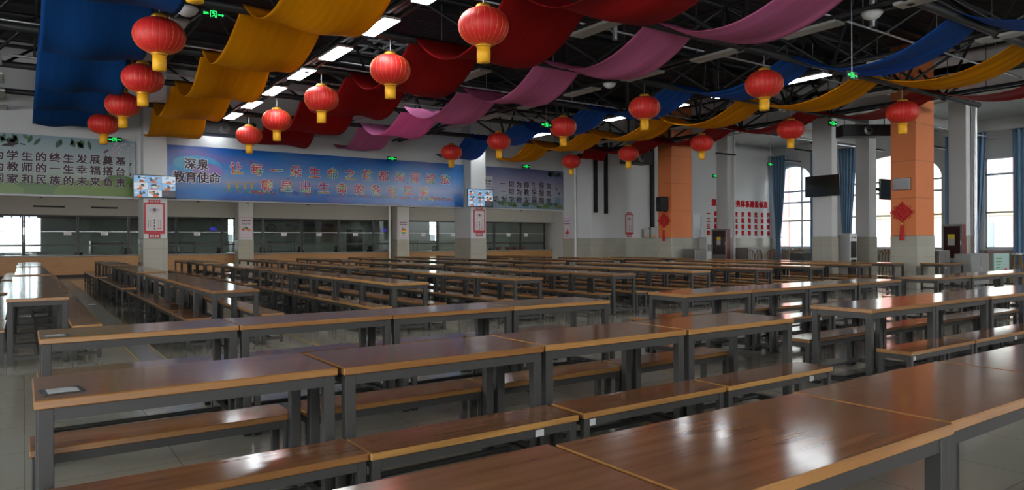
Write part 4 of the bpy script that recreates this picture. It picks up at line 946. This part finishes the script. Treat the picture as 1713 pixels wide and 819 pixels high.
steelbox('waste_bin', 'bin', 'dark grey bin box left of the white pillar with wide screen', 20.75, 21.2, 13.2, 13.7, 0.96, 'steel')
t = thing('water_boiler', 'tall shiny stainless water boiler beside the white pillar with wide screen', 'water boiler', (22.45, 13.35, 0))
MB().cbox(-0.22, 0.22, -0.25, 0.25, 0.08, 1.60, 0.015).build('boiler_body', mat('dented_steel', (0.62, 0.60, 0.56), 0.18, 0.95), t)
MB().tube((0, -0.25, 0.95), (0, -0.31, 0.93), 0.015, 8).build('tap', 'chrome', t)
MB().box(-0.2, 0.2, -0.23, 0.23, 0, 0.08).build('plinth', 'black', t)
t = thing('steam_cabinet', 'white framed cabinet with dark doors beside the stainless boiler', 'cabinet', (23.0, 13.0, 0))
MB().cbox(-0.22, 0.22, -0.22, 0.22, 0, 1.60, 0.012).build('cabinet_body', 'white', t)
for z0, z1 in ((0.1, 0.72), (0.78, 1.34)): MB().box(-0.17, 0.17, -0.228, -0.22, z0, z1).build('cabinet_door', 'black_gloss', t)
MB().ell(-0.08, 1.47, 0.03, 0.03, 0.012, 0, 12).ell(0.08, 1.47, 0.03, 0.03, 0.012, 0, 12).build('control_knob', 'black', t).location = (0, -0.22, 0)
t = thing('display_board', 'pale teal display board on legs near the blue curtains', 'board', (24.55, 9.0, 0))
MB().box(-0.55, 0.55, -0.02, 0.02, 0.25, 0.95).build('board_panel', 'tealboard', t)
for sx in (-0.5, 0.5): MB().box(sx - 0.02, sx + 0.02, -0.15, 0.15, 0, 0.04).box(sx - 0.02, sx + 0.02, -0.02, 0.02, 0, 0.25).build('leg', 'steel', t)
MB().ell(0.3, 0.42, 0.12, 0.09, 0.004, 0, 12).build('red_print', 'redp', t).location = (0, -0.02, 0)
q = MB()
for k in range(4): q.box(-0.4, 0.05 - 0.06 * k, -0.024, -0.02, 0.78 - 0.09 * k, 0.81 - 0.09 * k)
q.build('print_line', 'greenp', t)
t = thing('hand_rail', 'low brown rail behind the teal display board', 'rail', (26.2, 9.7, 0))
MB().box(-0.9, 0.9, -0.03, 0.03, 0.9, 1.02).build('rail_bar', mat('rail_brown', (0.10, 0.055, 0.05), 0.4), t)
for x in (-0.85, 0.0, 0.85): MB().box(x - 0.025, x + 0.025, -0.025, 0.025, 0, 0.9).build('rail_post', 'steel', t)
# wooden chairs in the window aisle
def make_chair(m_, label, loc, rz):
    t = thing('wooden_chair', label, 'chair', loc, rz, 'wooden chairs in the window aisle')
    MB().cbox(-0.21, 0.21, -0.21, 0.2, 0.42, 0.46, 0.01).build('seat', m_, t)
    for sx in (-1, 1):
        for sy in (-1, 1): MB().tube((sx * 0.20, sy * 0.19, 0), (sx * 0.17, sy * 0.17, 0.42), 0.02, 8).build('leg', m_, t)
    n = 10; arc = [(0.23 * math.cos(PI * i / n), 0.2 + 0.04 * math.sin(PI * i / n), 0.46 + 0.56 * math.sin(PI * i / n) ** 0.55) for i in range(n + 1)]
    MB().path(arc, 0.02, 8).build('back_rail', m_, t)
    q = MB()
    for x in (-0.1, 0.0, 0.1): q.tube((x, 0.2, 0.46), (x, 0.24, 0.98 - abs(x) * 0.4), 0.012, 6)
    q.build('spindle', m_, t); return t
ch = None
spots = [(23.2 + 0.55 * k, 17.2 + 0.06 * (k % 2), PI + 0.3 * (k % 3 - 1), ORD[k] + ' in the row below the red wall text') for k in range(7)]
spots += [(27.0 + 0.35 * k, 13.6 + 0.3 * k, 2.4, ORD[k] + ' in the group under the widest arched window') for k in range(3)]
for (x, y, r, s) in spots:
    lb = 'brown bow-backed wooden chair, ' + s
    if ch is None: ch = make_chair('chairwood', lb, (x, y, 0), r)
    else: dup(ch, (x, y, 0), r, lb)
sp = None
for k in range(6):
    x, y = 26.9 + 0.42 * (k % 3), 8.9 + 0.5 * (k // 3) - 0.12 * (k % 3)
    lb = 'tan upturned-cap stool by the blue curtain, %s in the %s line' % (ORD[k % 3], ORD[k // 3])
    if sp is None:
        sp = thing('wooden_stool', lb, 'stool', (x, y, 0), 0.2, 'stools by the blue curtain')
        MB().lathe([(0, 0.86), (0.15, 0.86), (0.165, 0.89), (0.12, 0.93), (0, 0.94)], 16).build('seat', 'sticker', sp)
        for a in (0.5, 2.07, 3.64, 5.2): MB().tube((0.2 * math.cos(a), 0.2 * math.sin(a), 0), (0.13 * math.cos(a), 0.13 * math.sin(a), 0.86), 0.022, 8).build('leg', 'chairgold', sp)
        MB().path([(0.16 * math.cos(a), 0.16 * math.sin(a), 0.5) for a in [0.5 + 1.5708 * i for i in range(5)]], 0.014, 6).build('stretcher', 'chairgold', sp)
    else: dup(sp, (x, y, 0), 0.3 * k, lb)

# ================================================================ CURTAINS
def curtain(label, y0, y1, tie, zt=5.6, zb=0.03):
    """pleated curtain hanging in front of the window wall; tie = (z, narrowed share, side)"""
    t = thing('curtain', label, 'curtain', (XW - 0.3, (y0 + y1) / 2, 0)); w_ = y1 - y0
    nx, nz = 40, 26; vs = []; fs = []
    for j in range(nz + 1):
        z = zb + (zt - zb) * j / nz
        if tie:
            zt_, k_, sd = tie
            s = k_ + (1 - k_) * min(1, max(0, (z - zt_) / (zt - zt_))) ** 0.75 if z > zt_ else k_ + 0.12 * (zt_ - z)
        else: s, sd = 1.0, 0
        for i in range(nx + 1):
            u = i / nx - 0.5; y = u * w_ * s + sd * w_ * (1 - s) / 2
            vs.append((0.055 * math.sin(u * 2 * PI * max(3, round(w_ / 0.16))) + 0.02 * math.sin(u * 31), y, z))
    for j in range(nz):
        for i in range(nx): a = j * (nx + 1) + i; fs.append((a, a + 1, a + nx + 2, a + nx + 1))
    o = MB().add(vs, fs, 0, True).build('cloth', 'curtain', t)
    md = o.modifiers.new('thickness', 'SOLIDIFY'); md.thickness = 0.006
    MB().tube((0, -w_ / 2 - 0.1, zt + 0.02), (0, w_ / 2 + 0.1, zt + 0.02), 0.018, 8).tube((0, -w_ / 2 - 0.05, zt + 0.02), (0.3, -w_ / 2 - 0.05, zt + 0.02), 0.012, 6).tube((0, w_ / 2 + 0.05, zt + 0.02), (0.3, w_ / 2 + 0.05, zt + 0.02), 0.012, 6).build('curtain_rod', 'chrome', t)
    if tie: MB().box(-0.09, 0.09, -w_ * tie[1] / 2 + tie[2] * w_ * (1 - tie[1]) / 2, w_ * tie[1] / 2 + tie[2] * w_ * (1 - tie[1]) / 2, tie[0] - 0.04, tie[0] + 0.04).build('tie_band', 'curtain', t)
curtain('blue curtain tied back between the red text wall and first arch', 20.62, 21.5, (1.55, 0.28, 0.1))
curtain('thin blue curtain on the near side of the first arch', 18.75, 19.35, None)
curtain('blue curtain tied back between the two arched windows', 17.05, 17.95, (1.3, 0.35, 0.2))
curtain('dark blue curtain on the near side of the widest arch', 12.75, 13.35, None)
curtain('blue curtain tied back beside the rectangular window', 11.85, 12.5, (1.5, 0.32, 0.2))
curtain('wide blue curtain on the near side of the rectangular window', 9.4, 10.95, None)

# ================================================================ CEILING LIGHTS
LW, LL = 0.28, 1.06
def light_proto(lit):
    t = thing('ceiling_light', 'x', 'light')
    MB().cbox(-LW / 2 - 0.012, LW / 2 + 0.012, -LL / 2 - 0.012, LL / 2 + 0.012, 0.0, 0.045, 0.006).build('housing', 'panel_off', t)
    MB().box(-LW / 2, LW / 2, -LL / 2, LL / 2, -0.006, 0.0).build('diffuser', 'panel_on' if lit else 'panel_off', t)
    return t
pl = {True: light_proto(True), False: light_proto(False)}; ul = set()
def light(x, y, lit, rown, k):
    lb = '%s ceiling light, %s from counter end, row %s' % ('lit white' if lit else 'unlit grey', ORD[k], rown)
    p = pl[lit]
    if lit not in ul: ul.add(lit); p.location = (x, y, 5.0); p['label'] = lb; p['group'] = 'ceiling light panels'; return p
    return dup(p, (x, y, 5.0), 0, lb, 'ceiling light panels')
for k in range(8): light(4.94, 23.05 - 2.0 * k if k < 1 else 23.05 - 2.01 * k, True, 'between yellow and red drapes', k)
for k in range(9): light(8.07, 23.15 - 2.02 * k, False, 'between red and pink drapes', k)
for k in range(8): light(11.2, 19.1 - 2.02 * k + (0.0), False, 'between pink and blue drapes', k)
for k in range(9): light(14.42, 23.1 - 2.0 * k, True, 'above the second blue drape', k)
light(14.42, 5.1, False, 'above the second blue drape', 9)
for k in range(6): light(17.45, 19.2 - 2.0 * k, False, 'between second yellow and red drapes', k)
for k in range(5): light(1.84 if k < 2 else 2.1, 21.2 - 2.05 * k, False, 'beside the blue drape', k)
for k in range(4): light(-0.5, 23.1 - 2.02 * k, False, 'left of the blue drape', k)

# ================================================================ DRAPES
ZT = 5.165
def drape(label, m_, x0, x1, sag, seed, gather, yend, zend, sags=None, y_from=0):
    rr = random.Random(seed); nx, ns = 24, 18; vs = []; fs = []
    ys = [y for y in YK if y > y_from] ; an = [(y, ZT) for y in ys] + [(yend, zend)]
    ph = [rr.uniform(0, 6.28) for _ in range(6)]; nrow = 0
    for j in range(len(an) - 1):
        (ya, za), (yb, zb) = an[j], an[j + 1]; sg = (sags[j] if sags else sag) * rr.uniform(0.92, 1.08); k1, k2 = rr.uniform(-1, 1), rr.uniform(0, 6.28)
        if j == len(an) - 2: sg *= 0.75
        dx = rr.uniform(-0.05, 0.05)
        for s in range(ns + (1 if j == len(an) - 2 else 0)):
            u = s / ns; q = 4 * u * (1 - u)
            for i in range(nx + 1):
                c = i / nx - 0.5
                wdt = (x1 - x0) * (1 - gather * (1 - q) * 0.25)
                x = (x0 + x1) / 2 + c * wdt + dx * q
                z = za + (zb - za) * u - sg * q * (1 + 0.10 * k1 * c + 0.05 * math.cos(c * 7 + k2))
                z += 0.016 * math.sin(c * 46 * gather + ph[0] + 0.8 * math.sin(u * 3 + ph[1])) * max(0.1, gather - 0.1) * 1.4
                z += 0.006 * q * math.sin(c * 11 + ph[2] + u * 4)
                y = ya + (yb - ya) * u + 0.04 * q * math.sin(c * 5 + ph[3])
                vs.append((x, y, z))
            nrow += 1
    for r in range(nrow - 1):
        for i in range(nx): a = r * (nx + 1) + i; fs.append((a, a + 1, a + nx + 2, a + nx + 1))
    o = MB().add(vs, fs, 0, True).build('ceiling_drape', m_)
    md = o.modifiers.new('thickness', 'SOLIDIFY'); md.thickness = 0.004
    return tag(o, label, 'drape', 'cloth drapes swagged under the roof')
drape('wide dark blue cloth drape swagged over the trusses above the first lanterns', 'd_blue', 0.20, 1.66, 0.72, 1, 0.15, 23.2, 4.92, [0.72] * 7 + [0.3])
drape('wide orange-yellow cloth drape swagged toward the first white pillar', 'd_yellow', 2.84, 4.26, 0.60, 2, 0.15, 23.3, 4.72)
drape('wide red cloth drape swagged behind the large lanterns', 'd_red', 5.85, 7.45, 0.66, 3, 0.15, 23.3, 4.8)
drape('pink mauve cloth drape swagged across the hall middle', 'd_pink', 8.72, 10.02, 0.56, 4, 0.3, 23.3, 4.75)
drape('bright blue cloth drape swagged under the lit ceiling lights', 'd_blue2', 12.66, 13.86, 0.52, 5, 0.6, 23.3, 4.7)
drape('narrow yellow cloth drape swagged beside the bright blue one', 'd_yellow', 15.35, 16.62, 0.50, 6, 0.6, 23.3, 4.75)
drape('narrow red cloth drape swagged along the orange pillars', 'd_red', 18.15, 19.45, 0.46, 7, 0.4, 21.5, 4.9)

# ================================================================ LANTERNS
RB, HB = 0.365, 0.265
def lantern_proto():
    t = thing('red_lantern', 'x', 'lantern')
    prof = []
    n = 22
    for i in range(n + 1):
        a = -PI / 2 + PI * i / n; r = RB * max(0.0, math.cos(a)) ** 0.82; z = HB * math.sin(a)
        prof.append((max(r, 0.09), z))
    nr = 24
    MB().lathe(prof, 96, 0, (0, 0, 0), lambda a: 1 - 0.013 * (1 - abs(math.sin(a * nr / 2)) ** 0.7) * 1.0 + 0.0).build('lantern_body', 'lantern', t)
    q = MB()
    for k in range(nr):
        a = 2 * PI * k / nr
        q.path([((r * 0.99 + 0.0015) * math.cos(a), (r * 0.99 + 0.0015) * math.sin(a), z) for r, z in prof[1:-1:2]], 0.0032, 4)
    q.build('gold_rib', 'gold', t)
    MB().lathe([(0.0, HB - 0.01), (0.115, HB - 0.01), (0.12, HB + 0.005), (0.10, HB + 0.045), (0.085, HB + 0.05), (0.0, HB + 0.05)], 20).build('top_cap', 'gold', t)
    MB().lathe([(0.0, -HB + 0.005), (0.11, -HB + 0.005), (0.115, -HB - 0.02), (0.10, -HB - 0.035), (0.0, -HB - 0.035)], 20).build('bottom_collar', 'gold', t)
    q = MB().lathe([(0.0, -HB - 0.03), (0.095, -HB - 0.035), (0.098, -HB - 0.15), (0.094, -HB - 0.25), (0.0, -HB - 0.252)], 40, 0, (0, 0, 0), lambda a: 1 + 0.05 * math.sin(a * 20))
    q.build('tassel', 'tassel', t)
    MB().tube((0, 0, HB + 0.05), (0, 0, 0.60), 0.006, 6).build('hanging_cord', 'chrome', t)
    return t
lp = lantern_proto(); first = True
ROWN = [('row beside the wide blue drape', (1.71, 1.83, 1.84, 1.67, 1.58)), ('row beside the wide red drape', (5.36, 5.24, 5.27, 5.42, 5.41)), ('row beside the bright blue drape', (12.1, 11.97, 11.96, 11.85, 11.96)), ('row by the orange pillars', (17.45, 17.46, 17.6, 17.6, 17.4))]
for rn, xs in ROWN:
    for k, y in enumerate(YK[:2:-1]):
        x = xs[k]; lb = 'red lantern, %s from the banner wall, %s' % (ORD[k], rn); z = (4.57 if rn.endswith('wide blue drape') and k == 4 else 4.46) + (0.01 * ((k * 7 + int(x)) % 3 - 1))
        if first: first = False; lp.location = (x, y, z); lp['label'] = lb; lp['group'] = 'red lanterns hung from the trusses'
        else: dup(lp, (x, y, z), 0.13 * k, lb, 'red lanterns hung from the trusses')

# ================================================================ EXIT SIGNS AND CEILING FITTINGS
def exit_proto():
    t = thing('exit_sign', 'x', 'sign')
    MB().cbox(-0.19, 0.19, -0.015, 0.015, -0.075, 0.075, 0.004).build('housing', 'black', t)
    q = MB()   # doorway, running figure and arrow
    y = 0.0
    q.box(-0.055, -0.045, -0.0175, -0.0155, -0.055, 0.055).box(0.045, 0.055, -0.0175, -0.0155, -0.055, 0.055).box(-0.055, 0.055, -0.0175, -0.0155, 0.047, 0.057)
    def lim(a, b, w_):
        dx, dz = b[0] - a[0], b[1] - a[1]; l = math.hypot(dx, dz); nx_, nz_ = -dz / l * w_, dx / l * w_
        q.add([(a[0] + nx_, -0.0175, a[1] + nz_), (a[0] - nx_, -0.0175, a[1] - nz_), (b[0] - nx_, -0.0175, b[1] - nz_), (b[0] + nx_, -0.0175, b[1] + nz_)], [(0, 1, 2, 3)])
    for a, b in (((0.0, 0.02), (0.012, -0.012)), ((0.0, 0.02), (0.03, 0.008)), ((0.0, 0.018), (-0.028, 0.012)), ((0.012, -0.012), (-0.012, -0.03)), ((-0.012, -0.03), (-0.03, -0.05)), ((0.012, -0.012), (0.03, -0.03)), ((0.03, -0.03), (0.026, -0.055))): lim(a, b, 0.006)
    q.ell(-0.004, 0.034, 0.011, 0.011, 0.0175, 0, 10)
    q.build('running_figure', 'green_emit', t)
    q = MB().box(0.075, 0.14, -0.0175, -0.0155, -0.008, 0.008); q.add([(0.14, -0.0175, -0.028), (0.172, -0.0175, 0), (0.14, -0.0175, 0.028)], [(0, 1, 2)]); q.build('arrow', 'green_emit', t)
    q = MB()
    for k in range(3): q.box(-0.165, -0.08, -0.0175, -0.0155, -0.018 + 0.015 * k, -0.01 + 0.015 * k)
    q.build('exit_print', 'green_emit', t)
    MB().tube((0, 0, 0.07), (0, 0, 0.62), 0.006, 6).build('hanging_rod', 'chrome', t)
    return t
ep = exit_proto()
EXS = [0.9, 0.75, 0.95, 1.1, 0.95, 0.95, 0.95, 0.95, 0.95]
EX = [((2.43, 11.57, 4.92), 5.015, 'beside the first yellow drape'), ((9.53, 5.31, 3.68), 5.02, 'under the bright blue drape'), ((11.38, 14.7, 4.46), 5.02, 'beside the lantern near hall middle'), ((19.7, 11.57, 4.84), 5.02, 'above the wide dark screen'),
      ((10.97, 23.3, 4.40), 0, 'over the blue banner'), ((17.0, 23.3, 4.46), 0, 'over the violet banner'), ((2.18, 23.3, 4.38), 0, 'over the green banner'), ((25.2, 20.3, 4.25), 6.1, 'near the slim pillar by red wall text'), ((27.2, 18.9, 4.75), 6.1, 'before the first arched window')]
for i, (p, zt, sx) in enumerate(EX):
    lb = 'small glowing green exit sign hanging ' + sx
    e = ep if i == 0 else dup(ep, p, 0.0, lb, 'green exit signs')
    e.location = p; e['label'] = lb; e['group'] = 'green exit signs'; k = EXS[i]; e.scale = (k,) * 3
    rod = [c for c in e.children if c.name.startswith('hanging_rod')][0]
    q = MB().tube((0, 0, 0.07), (0, 0, (zt - p[2]) / k), 0.006, 6) if zt else MB().tube((0, 0, 0.0), (0, 0.19 / k, 0.0), 0.01, 6)
    rod.data = q.mesh('hanging_rod', 'chrome')
def dome(label, loc, r):
    t = thing('dome_lamp', label, 'lamp', loc)
    MB().lathe([(0.0, -0.085 * r / 0.14), (0.45 * r, -0.075 * r / 0.14), (0.8 * r, -0.045 * r / 0.14), (r, 0.0)], 24).build('dome', 'white', t)
    MB().lathe([(r, 0), (r * 1.08, 0.005), (r * 1.08, 0.03), (0, 0.03)], 24).build('rim', 'panel_off', t)
    MB().tube((0, 0, 0.03), (0, 0, 0.084), 0.02, 8).build('stem', 'black', t)
dome('white dome lamp under roof beside the first large lantern', (2.08, 11.75, 4.97), 0.16)
dome('white dome lamp under roof between pink and bright blue drapes', (11.06, 11.9, 4.97), 0.14)
dome('white dome lamp under roof above the green exit sign', (11.1, 5.85, 4.97), 0.15)
dome('small white dome lamp beside the narrow yellow drape', (16.25, 5.4, 4.97), 0.07)
def vent_unit(label, loc, rz, w_, h_, d_):
    t = thing('ventilation_unit', label, 'ventilation unit', loc, rz)
    MB().cbox(-w_ / 2, w_ / 2, -d_ / 2, d_ / 2, -h_ / 2, h_ / 2, 0.02).build('casing', 'truss', t)
    q = MB(); 
    for r in (0.12, 0.09, 0.06): q.lathe([(r * h_ / 0.32, 0), (r * h_ / 0.32 - 0.012, 0.006)], 20)
    o = q.build('fan_grille', 'chrome', t); o.rotation_euler = (PI / 2, 0, 0); o.location = (0, -d_ / 2 - 0.006, 0)
    for sx in (-0.4, 0.4): MB().tube((sx * w_, 0, h_ / 2), (sx * w_, 0, h_ / 2 + 0.5), 0.012, 6).build('hanger', 'black', t)
vent_unit('dark hanging ventilation unit with round fan above the blue banner', (5.0, 22.7, 4.86), 0, 1.9, 0.42, 0.6)
vent_unit('dark hanging ventilation unit beside the orange pillar with loudspeaker', (19.6, 19.6, 4.62), 0, 1.2, 0.5, 0.6)
vent_unit('dark hanging ventilation unit between orange pillar and wide dark screen', (20.6, 11.1, 4.62), -0.6, 1.5, 0.34, 0.5)
# slim linear lamps in the window aisle
lm = None
for i, (x, y, z) in enumerate(((24.6, 15.6, 4.8), (23.4, 14.2, 4.8), (26.6, 13.9, 4.8), (26.0, 10.4, 4.8), (28.0, 12.3, 4.8), (27.5, 18.0, 4.8), (23.0, 18.0, 4.8))):
    lb = 'slim dark linear lamp hanging in the window aisle, %s of seven' % ORD[i]
    if lm is None:
        lm = thing('linear_lamp', lb, 'lamp', (x, y, z), 0, 'linear lamps in the window aisle')
        MB().box(-0.6, 0.6, -0.03, 0.03, 0, 0.06).build('lamp_body', 'black', lm)
        MB().box(-0.58, 0.58, -0.025, 0.025, -0.008, 0).build('lamp_diffuser', 'panel_off', lm)
        for sx in (-0.5, 0.5): MB().tube((sx, 0, 0.06), (sx, 0, 1.295), 0.004, 5).build('wire', 'chrome', lm)
    else: dup(lm, (x, y, z), 0, lb)
mb = MB().tube((21.9, 16.0, 5.35), (31.2, 16.0, 5.35), 0.03, 8).tube((21.9, 11.6, 5.35), (31.2, 11.6, 5.35), 0.03, 8).tube((22.6, -5, 5.5), (22.6, 21.5, 5.5), 0.035, 8)
for y in (16.0, 11.6):
    for x in (23, 26, 29): mb.tube((x, y, 5.35), (x, y, 6.095), 0.008, 5)
tag(mb.build('sprinkler_pipe', 'chrome'), 'silver pipes hung under the white window aisle ceiling', 'pipe')

# ================================================================ OUTSIDE
struct(MB().box(XW + 0.4, 75, -40, 60, -0.5, -0.3).build('ground', mat('pale_paving', (0.2, 0.2, 0.19), 0.7)), 'pale paved yard outside the windows')
b_ = thing('school_building', 'pale building with red pilasters outside the tall windows', 'building', (50, 18, -0.3))
MB().box(0, 8, -26, 26, 0, 9.5).build('facade', mat('pale_facade', (0.34, 0.33, 0.29), 0.7), b_)
for k in range(7):
    MB().box(-0.15, 0, -25 + 8 * k, -24.3 + 8 * k, 0, 9.5).build('pilaster', mat('red_pilaster', (0.30, 0.13, 0.11), 0.6), b_)
MB().box(-0.2, 0, -26, 26, 3.2, 3.5).build('cornice', mat('yellow_band', (0.40, 0.28, 0.12), 0.6), b_)
for k in range(12):
    for z in (0.9, 4.6):
        wv_ = MB().box(-0.05, 0.0, -22.5 + 4 * k - 0.8, -22.5 + 4 * k + 0.8, z, z + 1.9).build('window', mat('building_glass', (0.10, 0.12, 0.14), 0.3), b_)
yw = struct(MB().box(-5, 4, 44, 44.3, -0.3, 1.85).box(6, 12, 44, 44.3, -0.3, 1.9).box(20, 27, 44, 44.3, -0.3, 1.9).build('wall_dimmer', mat('dimmer_dark', (0.030, 0.028, 0.032), 0.8)), 'added dark wall toning down the kitchen windows')  # added outside to darken the lower part of the bright kitchen panes
t = thing('dimmer_awning', 'added violet awning on posts toning down the kitchen window', 'awning', (-0.1, 42.0, 0))  # invented awning and posts, breaking up the white kitchen window
MB().add([(-1.6, -0.5, 2.15), (1.2, -0.5, 2.15), (1.2, 1.2, 2.75), (-1.6, 1.2, 2.75), (-1.6, -0.5, 2.19), (1.2, -0.5, 2.19), (1.2, 1.2, 2.79), (-1.6, 1.2, 2.79)], [(0, 3, 2, 1), (4, 5, 6, 7), (0, 1, 5, 4), (1, 2, 6, 5), (2, 3, 7, 6), (3, 0, 4, 7)]).build('awning_cloth', mat('dimmer_violet', (0.10, 0.09, 0.13), 0.8), t)
for x in (-1.4, -0.45, 0.35, 1.0): MB().tube((x, -0.4, 0), (x, -0.4, 2.2), 0.035, 8).build('post', 'black', t)
